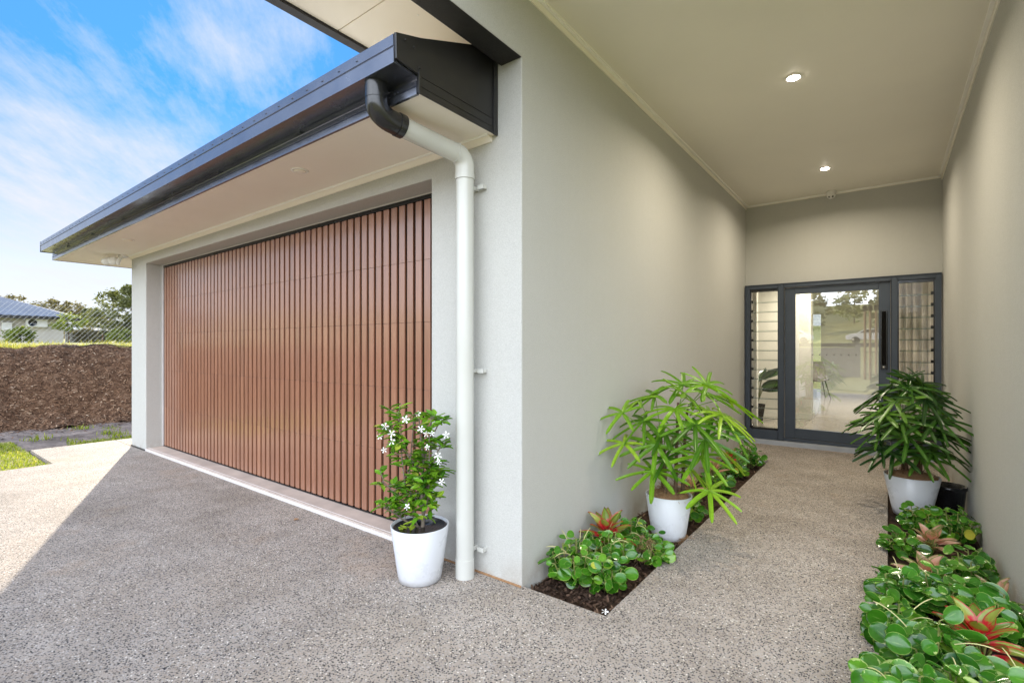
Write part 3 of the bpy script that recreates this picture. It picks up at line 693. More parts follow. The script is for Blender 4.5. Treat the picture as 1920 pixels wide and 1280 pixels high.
Geo().tube([(0,0,2.275), (0,0,2.25)], r+.006, 32).build('collar', MAT['pipe'], dp)
for z in (2.215, 1.165, .145):
    g = Geo(); g.obox((.062, .062, z), (.022, 0, 0), (0, .003, 0), (0, 0, .012)); g.obox((.078, .078, z), (.006, 0, 0), (0, .016, 0), (0, 0, .010)); g.obox((.0, .07, z), (.02, 0, 0), (0, .025, 0), (0, 0, .011))
    g.build('bracket', MAT['pipe'], dp, bevel=.001)

# ------------------------------------------------------------------ potted plants
def pot_parts(t, rt=.163, rb=.118, h=.305, fill='soil', inner=True):
    Geo().lathe([(rb-.01, 0), (rb, .004), (rb+(rt-rb)*.15, h*.13), (rb+(rt-rb)*.152, h*.134), (rt, h), (rt-.004, h+.003), (rt-.009, h), (rt-.013, h-.05), (rt-.03, h-.06)], 56).build('pot', MAT['pot'], t)
    if inner:
        Geo().lathe([(rt-.012, h-.012), (rt-.02, h-.008), (rt-.024, h-.014), (rt-.03, h-.06), (0, h-.06)], 40).build('inner_pot', MAT['blackp'], t)
    g = Geo(); n = 28; rr = rt-.022; hs = h-.055 if inner else h-.01
    vs = [(0, 0, hs+.02)]
    for i in range(1, 7):
        for k in range(n):
            a = 6.2832*k/n; q = rr*i/6
            vs.append((q*math.cos(a), q*math.sin(a), hs + .02*(1-(i/6)**2)*(2.2 if fill == 'coir' else 1) + rng.uniform(-.006, .006)))
    fs = [(0, 1+k, 1+(k+1) % n) for k in range(n)] + [(1+(i-1)*n+k, 1+i*n+k, 1+i*n+(k+1) % n, 1+(i-1)*n+(k+1) % n) for i in range(1, 6) for k in range(n)]
    g.add(vs, fs, True, .4)
    def pp():
        a = rng.uniform(0, 6.28); q = rr*math.sqrt(rng.random()); return (q*math.cos(a), q*math.sin(a), hs + .02*(1-(q/rr)**2)*(2.2 if fill == 'coir' else 1)), Vector((0,0,1))
    chips(g, 260, pp, (.004, .014) if fill == 'soil' else (.02, .05), (.003, .006) if fill == 'soil' else (.0012, .002), .8)
    g.build('soil' if fill == 'soil' else 'coir_mulch', MAT[fill], t)

# flowering shrub beside the garage door
js = thing('potted_shrub', 'white pot with a leafy shrub of white pinwheel flowers beside the garage door', 'potted plant', (-2.10, 1.905, .001))
pot_parts(js)
VR = Vector((.81, .586, 0)); VT = Vector((.586, -.81, 0))      # along the picture and towards the viewer, seen from the drive
st = Geo(); lf = Geo(); tips = []
trunk = [Vector((.02, 0, .24)), Vector((.022, .003, .36)), Vector((.01, .0, .5)), Vector((.015, .01, .66)), Vector((.0, 0, .82)), Vector((-.01, 0, .93))]
st.tube(trunk, [.011, .009, .0075, .006, .004, .0025], 8)
stems = [trunk]
for (a, z0, pts) in (((-.02), .25, [(-.05, .35), (-.075, .5), (-.10, .68), (-.12, .85), (-.125, .93)]), (.0, .3, [(.04, .45), (.055, .6), (.06, .78), (.075, .92)]), (0, .33, [(-.08, .42), (-.14, .5), (-.19, .56)]), (0, .5, [(.06, .58), (.09, .70), (.105, .74)]), (0, .42, [(.04, .5), (.09, .56), (.105, .60)]), (0, .4, [(-.06, .5), (-.05, .7), (-.04, .9)]), (0, .28, [(-.08, .34), (-.14, .40), (-.18, .42)]), (0, .62, [(.04, .75), (.085, .86), (.10, .9)]), (0, .6, [(-.07, .7), (-.15, .8), (-.17, .86)])):
    off = rng.uniform(-.09, .09)
    p = [Vector((.015, 0, z0))] + [VR*q + VT*off*(i+1)/len(pts) + Vector((rng.uniform(-.012, .012), rng.uniform(-.012, .012), z)) for i, (q, z) in enumerate(pts)]
    st.tube(p, [.005 - .003*i/len(p) for i in range(len(p))], 6); stems.append(p)
for p in stems:
    for i in range(len(p)-1):
        A, B = p[i], p[i+1]
        for _ in range(6 if B.z > .34 else 3):
            q = A.lerp(B, rng.random())
            if q.z < .33: continue
            a = rng.uniform(0, 6.28); d = Vector((math.cos(a), math.sin(a), rng.uniform(-.1, .9))).normalized()
            L = rng.uniform(.03, .09); e = q + d*L
            # keep the outline slim
            st.tube([q, q + d*L*.5 + Vector((0,0,.006)), e], .0018, 5, False)
            for k in range(rng.randint(2, 5)):
                f = rng.uniform(.3, 1); b = q + d*L*f; a2 = a + rng.choice((-1, 1))*rng.uniform(.3, 1.6)
                dd = Vector((math.cos(a2), math.sin(a2), rng.uniform(-.25, .9)))
                leaf(lf, b, dd, Vector((rng.uniform(-.5, .5), rng.uniform(-.5, .5), 1)), rng.uniform(.045, .078), rng.uniform(.023, .035), .4, .25, 'ell', min(1, max(0, rng.gauss(.5, .25))), 6, 3)
            tips.append(e)
for k in range(9):
    b = VR*-.06 + VT*.06 + Vector((rng.uniform(-.025, .025), rng.uniform(-.025, .025), .275+rng.uniform(0, .05)))
    a = rng.uniform(0, 6.28); leaf(lf, b, (math.cos(a), math.sin(a), .5), (0,0,1), .05, .024, .4, .2, 'ell', .95, 6, 3)
st.build('stems', MAT['twig'], js); lf.build('leaves', MAT['jas'], js)
for (a, z, t_) in ((-.185, .86, .05), (-.135, .83, .1), (-.22, .80, .03), (-.19, .73, .05), (-.13, .79, .12), (.03, .86, .12), (.055, .83, .10), (.09, .835, .12), (.155, .815, .05), (.065, .76, .12), (.115, .705, .08), (.125, .675, .1), (.14, .57, .1), (-.04, .445, .14), (0, .93, .05), (-.07, .90, .05)):
    c = VR*a + VT*t_ + Vector((0, 0, z))
    flower_geo(Geo(), c, VT + VR*rng.uniform(-.5, .5) + Vector((0, 0, rng.uniform(0, .7))), rng.uniform(.017, .025)).build('flower', MAT['petal'], js)

def frond(t, root, c, out, n, L, mat, W=.027, droop=.45, spread=2.3, up=.75):
    g = Geo(); c = Vector(c); out = Vector(out); root = Vector(root)
    mid = root.lerp(c, .55) + Vector((0, 0, .25*(c-root).length*.35)); 
    g.tube(arc(root, mid, c, 5), [.0035, .0032, .003, .003, .0026, .0024], 5, False, .35)
    oh = Vector((out.x, out.y, 0)); oh = oh.normalized() if oh.length > 1e-4 else Vector((1, 0, 0))
    nrm = (Vector((0, 0, 1))*up + oh*(1-up) + Vector((rng.uniform(-.15, .15), rng.uniform(-.15, .15), 0))).normalized()
    f0 = out.normalized(); f0 = (f0 - nrm*f0.dot(nrm)).normalized(); s0 = nrm.cross(f0); base = rng.gauss(.45, .30)
    for k in range(n):
        ph = -spread + 2*spread*k/(n-1) + rng.uniform(-.1, .1)
        d = f0*math.cos(ph) + s0*math.sin(ph); l = L*rng.uniform(.86, 1.08)*(1 - .12*abs(ph)/spread)
        wd = nrm.cross(d); w = W*rng.uniform(.85, 1.1); dr = droop*rng.uniform(.7, 1.35); ns = 8; vs = []; rim = []; tt = []
        for i in range(ns+1):
            x = i/ns; p = c + d*l*x*(1 - .12*dr*x) + Vector((0, 0, -dr*l*x*x + .06*l*x))
            prof = min(1, .25 + x*4.2)*(1 - .18*x) * (.55 if i == ns else 1); tw = math.sin(ph*2)*.15*x
            for j, v in enumerate((-1, -.5, 0, .5, 1)):
                vs.append(p + wd*v*w*.5*prof + nrm*(w*.16*(abs(v)) - w*.10*(1 if v == 0 else 0) + tw*v*w*.5)); rim.append(abs(v)); tt.append(x)
        g.add(vs, [(i*5+j, i*5+j+1, (i+1)*5+j+1, (i+1)*5+j) for i in range(ns) for j in range(4)], True, min(1, max(0, base + rng.uniform(-.12, .12))), rim, tt)
    return g.build('frond', mat, t)

def palm(label, loc, fr_list, mat, canes, pr, L=.25, droop=.20):
    t = thing('potted_palm', label, 'potted plant', loc, 0, 'white potted palms along the porch')
    pot_parts(t, *pr, fill='coir', inner=False)
    tops = []
    for (x, y, h) in canes:
        g = Geo(); p = [Vector((x, y, .26)), Vector((x*1.1, y*1.1, .26+(h-.26)*.5)), Vector((x*1.35, y*1.35, h))]
        g.tube(p, [.014, .012, .009], 8)
        for k in range(26):      # fibre wisps
            q = p[0].lerp(p[2], rng.random()); a = rng.uniform(0, 6.28); d = Vector((math.cos(a), math.sin(a), 1.2))
            g.tube([q, q + d*.018, q + d*.03 + Vector((math.cos(a)*.01, math.sin(a)*.01, .01))], .0012, 4, False)
        g.build('cane', MAT['cane'], t); tops.append(p)
    for (c, out, n, l) in fr_list:
        c = Vector(c); p = min(tops, key=lambda q: (q[2].xy - c.xy*.4).length)
        z = max(.28, min(p[2].z, c.z - .08)); root = p[0].lerp(p[2], (z - .26)/(p[2].z - .26))
        frond(t, root, c, out, n, l*1.1, mat, droop=droop*rng.uniform(.7, 1.3), W=.033 if n < 9 else .030, up=.60)
    return t
# left palm: fronds as they stand in the photograph (along the view, height, towards the viewer)
pr_, pt_ = Vector((.939, .345, 0)), Vector((.345, -.939, 0))
FL = []
for (a, z, q, oa, oz, n, l) in ((.25, 1.07, .02, .1, 1.2, 9, .24), (-.09, .99, .05, -.5, .2, 8, .25), (-.30, .88, .20, -.4, .6, 6, .20), (-.29, .67, .2, -.5, -.2, 6, .20), (.16, .83, .25, .1, -.1, 10, .30), (-.10, .50, .22, -.2, -.5, 8, .26), (.25, .40, .22, .4, .1, 8, .24), (.20, .62, .22, .3, -.2, 8, .26), (.38, .98, .05, .9, .2, 8, .27), (.37, .80, .1, .9, 0, 8, .27), (.04, .91, .12, .0, .3, 9, .26), (.10, 1.06, -.05, .0, .9, 8, .25), (.22, .74, .28, .2, .2, 9, .27), (-.08, .68, .24, -.4, .1, 8, .25), (.33, .88, .14, .9, .3, 9, .27), (-.03, .75, .15, -.5, .1, 8, .24), (.12, 1.0, .1, .3, .4, 8, .25), (.30, .66, .05, .8, -.1, 8, .26), (-.16, .82, .12, -.7, .2, 8, .24), (.17, .93, -.12, .5, .3, 8, .25), (.05, .68, -.1, .3, 0, 8, .24), (.28, .86, -.15, .7, 0, 8, .25), (-.02, .58, .18, -.2, .1, 7, .22), (.12, .52, .1, .4, 0, 7, .22), (.23, 1.02, .08, .8, .3, 9, .25), (-.2, .95, .02, -.4, .3, 7, .2)):
    c = pr_*a + pt_*q + Vector((0, 0, z)); o = pr_*oa + pt_*(.5 if q > .1 else .1) + Vector((0, 0, oz + .35)); FL.append((c, o, n, l*.9))
palm('bright green fan palm in a white pot against the left porch wall', (-1.23, 3.44, -.03), FL, MAT['palmlight'], [(.09, .02, .9), (-.03, 0, .58), (.04, .03, .85), (.06, -.03, .95), (-.06, .05, .72), (.0, -.06, .62)], (.158, .112, .30))
# right palm: dense dome of dark fronds
FR = []; vr2, vt2 = Vector((.76, .65, 0)), Vector((-.03, -1.0, 0))
k = 0
for zz, rad, num in ((1.03, .09, 6), (.93, .20, 8), (.80, .26, 9), (.66, .27, 8), (.53, .23, 7)):
    for i in range(num):
        a = 6.283*(i + .37*k)/num + rng.uniform(-.2, .2); k += 1
        d = Vector((math.cos(a), math.sin(a), 0)); rr_ = rad*rng.uniform(.8, 1.1)
        if d.x > 0: rr_ *= .8
        FR.append((d*rr_ + Vector((0, 0, zz + rng.uniform(-.05, .04))), d + Vector((0, 0, 1.3 if zz > .95 else .75 if zz > .7 else .25)), rng.choice((7, 8, 8, 9)), rng.uniform(.20, .26)))
palm('dark green fan palm in a white pot beside the right porch wall', (.15, 5.05, -.03), FR, MAT['palmdark'], [(-.03, 0, .55), (.04, .03, .7), (.05, -.03, .8), (-.05, .05, .62)], (.182, .118, .315), droop=.13)
t = thing('nursery_pot', 'black plastic nursery pot tucked behind the right white pot', 'pot', (.385, 5.22, -.04))
Geo().lathe([(.085, 0), (.105, .22), (.112, .225), (.112, .25), (.104, .25), (.10, .2), (0, .19)], 28).build('pot', MAT['blackp'], t)

# ------------------------------------------------------------------ bed plants
def stems_dome(n, rad, h):
    out = []
    for k in range(n):
        a = k*2.39996 + rng.uniform(-.3, .3); q = rad*math.sqrt((k+.4)/n)
        out.append((a, q, h*(1 - .45*(q/rad)**2)*rng.uniform(.75, 1.1)))
    return out
def pep(label, x, y, rad, h, mat, size=.062, n=11, spikes=2, clampx=None):
    n = int(n*1.45); size *= 1.1
    t = thing('peperomia', label, 'plant', (x, y, -.04), 0, 'round-leaved bed plants')
    lf = Geo(); st = Geo()
    for (a, q, hh) in stems_dome(n, rad, h):
        d = Vector((math.cos(a), math.sin(a), 0)); r0 = d*q*.35
        e = d*q + Vector((0, 0, hh)); m = r0.lerp(e, .5) + d*q*.15
        if clampx:
            lo, hi = clampx[0]-x, clampx[1]-x; e.x = min(hi, max(lo, e.x)); m.x = min(hi, max(lo, m.x))
        path = arc(r0, m, e, 6); st.tube(path, .0035, 6, False)
        nl = rng.randint(5, 7)
        for i in range(nl):
            f = .35 + .65*i/(nl-1) if nl > 1 else 1
            p = path[int(f*6)]; aa = a + i*2.3 + rng.uniform(-.4, .4)
            up = .25 + .5*f
            dd = (Vector((math.cos(aa), math.sin(aa), rng.uniform(-.25, .6))) + d*.35).normalized()
            nn = (Vector((0, 0, rng.uniform(.35, .9))) + d*rng.uniform(.1, .9) + Vector((rng.uniform(-.3, .3), rng.uniform(-1.1, .1), 0)))
            s = size*rng.uniform(.72, 1.3)*(1 - .25*(i == nl-1))
            b = p + dd*.018
            if clampx:
                tip = b + dd*s
                if tip.x + x > clampx[1]: dd.x = -abs(dd.x)
                if tip.x + x < clampx[0]: dd.x = abs(dd.x)
            st.tube([p, b], .0022, 5, False)
            leaf(lf, b, dd, nn, s, s*rng.uniform(.78, .92), .22, .10, 'oval', min(1, max(0, rng.gauss(.48, .24))), 9, 7)
    for k in range(spikes):
        a = rng.uniform(0, 6.28); d = Vector((math.cos(a), math.sin(a), 0)); q = rad*rng.uniform(.5, .9)
        p0 = d*q*.6 + Vector((0, 0, h*.75)); p2 = d*(q + .07) + Vector((rng.uniform(-.03, .03), rng.uniform(-.03, .03), h*rng.uniform(.75, 1.25)))
        if clampx and not (clampx[0] < p2.x + x < clampx[1]): continue
        Geo().tube(arc(p0, p0.lerp(p2, .5) + Vector((0, 0, .03)), p2, 6), [.0022]*6 + [.0012], 5).build('flower_spike', MAT['spike'], t)
    lf.build('leaves', mat, t); st.build('stems', MAT['greenstem'], t)
    return t
def agl(label, x, y, rad, h, mat, n=14, L=.15, W=.055, clampx=None):
    t = thing('aglaonema', label, 'plant', (x, y, -.04), 0, 'red and pink leaved bed plants')
    lf = Geo(); st = Geo()
    for k in range(n):
        f = k/(n-1); a = k*2.39996 + rng.uniform(-.25, .25); d = Vector((math.cos(a), math.sin(a), 0))
        e = 1.25 - 1.05*f + rng.uniform(-.12, .12)              # inner leaves upright, outer arching flat
        dd = d*math.cos(e) + Vector((0, 0, math.sin(e)))
        p = Vector((d.x*.015, d.y*.015, h*(.62 - .32*f))) + d*.03*f; l = L*rng.uniform(.82, 1.1)*(.8 + .3*f)
        tip = p + dd*l
        if clampx and not (clampx[0] < tip.x + x < clampx[1]): dd.x *= -.6
        st.tube([(0, 0, .01), p*.6, p], .004, 6, False)
        leaf(lf, p, dd, Vector((0, 0, 1)) - d*.4 + Vector((0, -.15, 0)), l, W*rng.uniform(.85, 1.15), .35, .28, 'lance', min(1, max(0, rng.gauss(.5, .25))), 10, 7)
    lf.build('leaves', mat, t); st.build('stems', MAT['greenstem'], t); return t
LB = (-1.575, -1.0); RB = (-.12, .488)
G_, V_ = MAT['peplight'], MAT['pepvar']
pep('pale-rimmed round-leaved plant at the nearest end of the left bed by the wall corner', -1.40, 2.45, .17, .25, G_, .060, 13, 5, LB)
pep('round-leaved green plant nearest the path corner of the left bed', -1.255, 2.50, .12, .17, G_, .062, 9, 2, LB)
pep('round-leaved plant just in front of the red-hearted plant in the left bed', -1.36, 2.72, .15, .23, G_, .058, 11, 3, LB)
pep('low round-leaved plant in front of the left white pot at the path edge', -1.20, 2.97, .12, .19, G_, .056, 10, 1, LB)
pep('round-leaved plant between the red-hearted plant and the left white pot', -1.36, 3.10, .12, .21, G_, .056, 10, 2, LB)
pep('dark round-leaved plant just behind the left white pot', -1.24, 3.86, .12, .20, G_, .058, 9, 0, LB)
pep('round-leaved plant in the left bed between the two far pink-leaved plants', -1.23, 4.75, .12, .2, G_, .056, 9, 0, LB)
pep('low round-leaved plant in front of the farthest plant of the left bed', -1.26, 5.45, .13, .18, G_, .056, 9, 0, LB)
pep('tallest dark round-leaved plant at the far end of the left bed near the door', -1.25, 5.98, .14, .27, V_, .062, 10, 0, LB)
RED, PNK = MAT['agred'], MAT['agpink']
agl('bright red-hearted plant with green-tipped leaves in front of the left white pot', -1.42, 2.87, .2, .33, RED, 18, .165, .066, LB)
agl('pink-leaved plant close behind the left palm pot', -1.36, 4.35, .16, .26, PNK, 13, .13, .05, LB)
agl('pink and bronze plant farther along the left bed', -1.36, 5.05, .16, .28, PNK, 13, .13, .05, LB)
agl('red-leaved plant last before the far end of the left bed', -1.36, 5.65, .16, .30, RED, 13, .12, .045, LB)
pep('large-leaved variegated plant nearest the camera at the path edge of the right bed', .065, 2.22, .14, .22, V_, .086, 11, 3, RB)
pep('large-leaved variegated plant nearest the camera in the middle of the right bed', .22, 2.30, .15, .22, V_, .088, 12, 2, RB)
pep('large-leaved plant nearest the camera against the right wall', .40, 2.40, .11, .20, V_, .084, 9, 1, RB)
pep('variegated plant in front of the red-hearted plant of the right bed', .14, 2.60, .14, .24, V_, .086, 11, 2, RB)
pep('green plant at the path edge left of the red-hearted plant of the right bed', .02, 2.78, .10, .19, G_, .07, 8, 2, RB)
pep('variegated plant right behind the red-hearted plant by the right wall', .40, 3.14, .12, .22, V_, .084, 10, 0, RB)
pep('variegated plant at the path edge beside the large pale-pink plant', .05, 3.22, .12, .21, V_, .078, 9, 1, RB)
pep('variegated plant between the red-hearted and pale-pink plants of the right bed', .22, 3.25, .13, .23, V_, .080, 10, 1, RB)
pep('variegated plant against the right wall halfway along the bed', .38, 3.72, .12, .23, V_, .072, 9, 0, RB)
pep('small round-leaved plant at the path edge in front of the right white pot', .07, 4.05, .09, .15, G_, .06, 6, 0, RB)
pep('dense dark round-leaved plant at the foot of the right white pot', .20, 4.62, .14, .2, G_, .056, 12, 0, RB)
pep('dense dark round-leaved plant in the wall corner beside the right white pot', .38, 4.55, .13, .23, G_, .056, 12, 0, RB)
agl('red-hearted plant with yellow-green leaves, nearest coloured plant of the right bed', .30, 2.78, .2, .29, RED, 20, .140, .062, RB)
agl('large pale-pink plant in the middle of the right bed', .17, 3.52, .18, .22, PNK, 13, .125, .062, RB)
agl('pink rosette plant in front of the right white pot', .22, 4.15, .18, .20, PNK, 13, .12, .06, RB)
agl('bronze-pink plant low against the right wall', .42, 3.38, .12, .22, PNK, 9, .12, .05, RB)
for nm, lab, x, y in (('coir_clump', 'brown coir fibre tuft among leaves before the left white pot', -1.20, 2.93), ('coir_clump', 'brown coir fibre tuft at the path edge right of the left white pot', -1.12, 3.42)):
    g = Geo()
    for _ in range(240):
        a = rng.uniform(0, 6.28); q = .05*math.sqrt(rng.random()); p = Vector((q*math.cos(a), q*math.sin(a), rng.uniform(0, .03 if y > 3 else .15)))
        d = Vector((rng.gauss(0, 1), rng.gauss(0, 1), rng.gauss(0, .5))).normalized()*.025
        g.tube([p, p + d, p + d*1.8 + Vector((0, 0, -.008))], .0011, 3, False, rng.random())
    tag(g.build(nm, MAT['coir'], loc=(x, y, -.03)), lab, 'coir fibre', 'loose coir tufts')

# ------------------------------------------------------------------ beyond the bank: fence, neighbour, trees
tag(Geo().tube([(-12.72 + nz(0, y*.3, 1, .06), y, bankz(-12.72, y)+.03 + .012*math.sin(y*2.1)) for y in [2.25 + i*.2 for i in range(14)]], .009, 6).build('irrigation_pipe', MAT['blackp']), 'black poly pipe lying along the top of the mulch bank', 'pipe')
fn = thing('chain_link_fence', 'silver chain-link fence along the grassy top of the mulch bank', 'fence', (-14.0, 4, 1.2))
g = Geo(); zb, zt = .02, 1.02; stp = .088
for i in range(-120, 130):
    y0 = -4 + i*stp + 3
    for sgn in (1, -1):
        ya, yb = y0, y0 + sgn*.86
        g.tube([(.003*sgn, ya, zt), (.003*sgn, yb, zb)], .0022 if sgn < 0 else .0008, 4, False)  # thinner diagonal stands in for wires that catch less light
g.build('wire_mesh', MAT['wire'], fn)
for y in (-10, -5.5, 1.9, 6.4, 10.8): Geo().tube([(0, y, -.1), (0, y, 1.08)], .022, 10).build('post', MAT['wire'], fn)

nb = thing('neighbour_house', 'grey block house with blue steel hip roof beyond the fence', 'house', (-38, 0, 1.4))
Geo().box(-10, -.7, -11, 7.2, -.5, 1.62).build('wall', MAT['nwall'], nb)
rf = Geo(); ex0, ex1, ey0, ey1 = -10.7, 0, -11.7, 7.9
n = 0; hz, rz_ = 1.66, 3.75
A, B, Cc, D = (ex1, ey0), (ex1, ey1), (ex0, ey1), (ex0, ey0); r1, r2 = (-5.35, 2.55), (-5.35, -6.35)
def corr(p0, p1, q0, q1, m):    # corrugated sheet between eave p and ridge q
    vs = []
    for i in range(m+1):
        f = i/m; zz = .018*(1 if i % 2 else -1)
        vs += [Vector(p0).lerp(Vector(p1), f) + Vector((0, 0, zz)), Vector(q0).lerp(Vector(q1), f) + Vector((0, 0, zz))]
    rf.add(vs, [(2*i, 2*i+2, 2*i+3, 2*i+1) for i in range(m)])
corr((*A, hz), (*B, hz), (*r2, rz_), (*r1, rz_), 110); corr((*B, hz), (*Cc, hz), (*r1, rz_), (*r1, rz_), 60); corr((*Cc, hz), (*D, hz), (*r1, rz_), (*r2, rz_), 60); corr((*D, hz), (*A, hz), (*r2, rz_), (*r2, rz_), 60)
rf.build('roof', MAT['nroof'], nb)
g = Geo(); g.box(-.05, .06, ey0, ey1, 1.50, 1.63); g.box(ex0, -.051, ey1-.06, ey1, 1.50, 1.63); g.box(ex0, -.051, ey0, ey1-.061, 1.52, 1.56); g.build('eave_gutter', MAT['blackp'], nb)
ac = Geo().box(-.69, -.35, 5.55, 6.45, 1.05, 1.65-.14).build('air_conditioner', MAT['white'], nb, bevel=.02)
g = Geo(); g.lathe([(.19, 0), (.19, .01), (.16, .012), (.15, .004), (0, .004)], 24, (-.349, 5.83, 1.28), (1, 0, 0)); g.build('fan_grille', MAT['blackp'], ac)
g = Geo(); g.box(-.69, -.45, 4.62, 5.02, .85, 1.28); g.box(-.69, -.6, 4.75, 4.85, .4, .849); g.build('meter_box', MAT['white'], nb, bevel=.01)

sh = thing('shed', 'low open shed with pale sheet roof between the neighbour house and the trees', 'shed', (-50, 11.2, 1.5))
Geo().add([(1.2, -1.4, 1.15), (1.2, 1.5, 1.15), (-2.2, 1.5, 1.45), (-2.2, -1.4, 1.45), (1.2, -1.4, 1.10), (1.2, 1.5, 1.10), (-2.2, 1.5, 1.40), (-2.2, -1.4, 1.40)], [(0,1,2,3),(7,6,5,4),(0,4,5,1),(1,5,6,2),(2,6,7,3),(3,7,4,0)]).build('roof', MAT['edge'], sh)
for y in (-1.3, .2, 1.4): Geo().tube([(1.1, y, -.2), (1.1, y, 1.12)], .04, 8).build('post', MAT['post'], sh)
Geo().box(-2.2, -2.0, -1.4, 1.5, -.2, 1.4).build('back_wall', MAT['fencew'], sh)

def tree(name, label, x, y, h, rad, mat, nclump, cl=.35, crown0=.3, seed=1, cat='tree', leafn=42, leafs=.11, flat=1.0, trunk=.14, group=None):
    r_ = random.Random(seed); z0 = terrain(x, y)
    t = thing(name, label, cat, (x, y, z0), 0, group)
    tg = Geo(); cg = Geo(); ends = []
    tg.tube([(0, 0, -.2), (.05, .03, h*.25), (.1, -.05, h*.5), (.05, 0, h*.75)], [trunk, trunk*.8, trunk*.55, trunk*.25], 8)
    for k in range(nclump):
        u = r_.random(); zz = h*(crown0 + (1-crown0)*u)
        env = rad*math.sqrt(max(.05, 1 - (2*u - .9)**2*.9))*flat
        a = r_.uniform(0, 6.28); q = env*math.sqrt(r_.uniform(.12, 1))
        e = Vector((q*math.cos(a), q*math.sin(a), zz)); ends.append(e)
        if k % 3 == 0:
            b = Vector((.07, 0, max(h*.2, zz - q*.7))); tg.tube([b, b.lerp(e, .5) + Vector((0, 0, .05*h)), e], [trunk*.3, trunk*.2, trunk*.08], 5, False)
        cr = cl*r_.uniform(.6, 1.25); tint = r_.gauss(.5, .18)
        for _ in range(leafn):
            d = Vector((r_.gauss(0, 1), r_.gauss(0, 1), r_.gauss(0, .7))).normalized()*cr*r_.random()**.45
            p = e + d; s = leafs*r_.uniform(.6, 1.3)
            u1 = Vector((r_.gauss(0, 1), r_.gauss(0, 1), r_.gauss(0, .6))).normalized(); v1 = u1.orthogonal().normalized()
            cg.add([p - u1*s, p + v1*s*.45, p + u1*s, p - v1*s*.45], [(0, 1, 2, 3)], rnd=min(1, max(0, tint + r_.uniform(-.2, .2))))
    tg.build('trunk', MAT['bark'], t); cg.build('crown', mat, t); return t
tree('broadleaf_tree', 'tall dark broadleaf tree beyond the fence beside the left house corner', -50, 13.9, 4.5, 3.3, MAT['tree'], 230, .42, .05, 3, leafn=46, leafs=.13, group='trees beyond the fence')
tree('broadleaf_tree', 'shorter tree standing to the left of the tallest one, behind the shed', -56, 12.4, 2.9, 1.9, MAT['tree'], 70, .4, .1, 5, leafs=.13, group='trees beyond the fence')
tree('spreading_tree', 'flat-topped brownish tree rising behind the end of the blue roof', -60, 11.0, 3.7, 2.3, MAT['treed'], 50, .4, .62, 7, leafs=.14, group='trees beyond the fence')
tree('sparse_tree', 'small sparse treetop showing above the blue roof', -62, 8.2, 4.2, 1.0, MAT['treed'], 16, .35, .7, 9, leafn=26, leafs=.13, group='trees beyond the fence')
tree('young_tree', 'leggy yellow-green sapling against the neighbour house wall', -36.6, 7.0, 1.6, .8, MAT['bush'], 26, .2, .45, 13, leafn=24, leafs=.09, trunk=.04)
for k, (x, y, h, r_, lab) in enumerate(((-47, 12.3, 1.0, 1.2, 'low pale green bush in front of the shed'), (-42, 12.4, .8, 1.0, 'low weedy bush at the foot of the tallest tree'), (-36, 5.0, .7, .6, 'small pale bush at the foot of the neighbour house wall'), (-44, 9.4, .9, .9, 'dark bush between the neighbour house and the shed'))):
    tree('bush', lab, x, y, h, r_, MAT['bush'] if k != 3 else MAT['treed'], 34, .25, .05, 20+k, 'bush', 26, .09, trunk=.03, group='bushes beyond the fence')
# distant wooded ridge
g = Geo()
for _ in range(5200):
    a = rng.uniform(R(120), R(175)); q = rng.uniform(95, 150); x, y = q*math.cos(a), q*math.sin(a)
    z = terrain(x, y) + rng.random()**.7*(1.8 + 1.2*nz(a*14, 0, 1, 1)); s = rng.uniform(.4, .9)
    u1 = Vector((rng.gauss(0, 1), rng.gauss(0, 1), rng.gauss(0, .6))).normalized(); v1 = u1.orthogonal().normalized()
    p = Vector((x, y, z)); g.add([p-u1*s, p+v1*s*.5, p+u1*s, p-v1*s*.5], [(0,1,2,3)], rnd=rng.random())
tag(g.build('far_woods', MAT['treed']), kind='stuff')

# ------------------------------------------------------------------ across the street: what the glass door mirrors
tag(Geo().cells([-120, 120], [-50, -43], lambda u, w: True, 'z', 1.0, 1.72).build('road', MAT['road']), kind='structure')
gw = thing('garden_wall', 'low grey rendered garden wall with end pier across the front lawn', 'wall', (-2.4, -14, -.13))
Geo().box(-2.0, 1.15, -.1, .1, -.1, 1.42).build('wall_panel', MAT['fencew'], gw, bevel=.01); Geo().box(1.151, 1.35, -.13, .13, -.1, 1.55).build('pier', MAT['fencew'], gw, bevel=.01)
bf = thing('baluster_fence', 'black steel baluster fence beside the grey garden wall', 'fence', (-.95, -14, -.13))
g = Geo(); g.box(0, 2.4, -.02, .02, 1.2, 1.24); g.box(0, 2.4, -.02, .02, .12, .16); g.build('rails', MAT['matte'], bf)
g = Geo()
for k in range(22): g.box(.04+k*.11, .056+k*.11, -.008, .008, .16, 1.2)
g.build('balusters', MAT['matte'], bf)
for k, (x, lab) in enumerate(((-.81, 'left one of three slim timber posts on the front lawn'), (-.62, 'middle one of three slim timber posts on the front lawn'), (-.41, 'right one of three slim timber posts on the front lawn'))):
    t = thing('timber_post', lab, 'post', (x, -12, -.15), 0, 'timber posts')
    Geo().tube([(0, 0, 0), (0, 0, 3.05)], .05, 10).build('shaft', MAT['post'], t); Geo().lathe([(.05, 3.05), (.09, 3.08), (.09, 3.26), (.03, 3.32), (0, 3.32)], 14).build('cap', MAT['matte'], t)
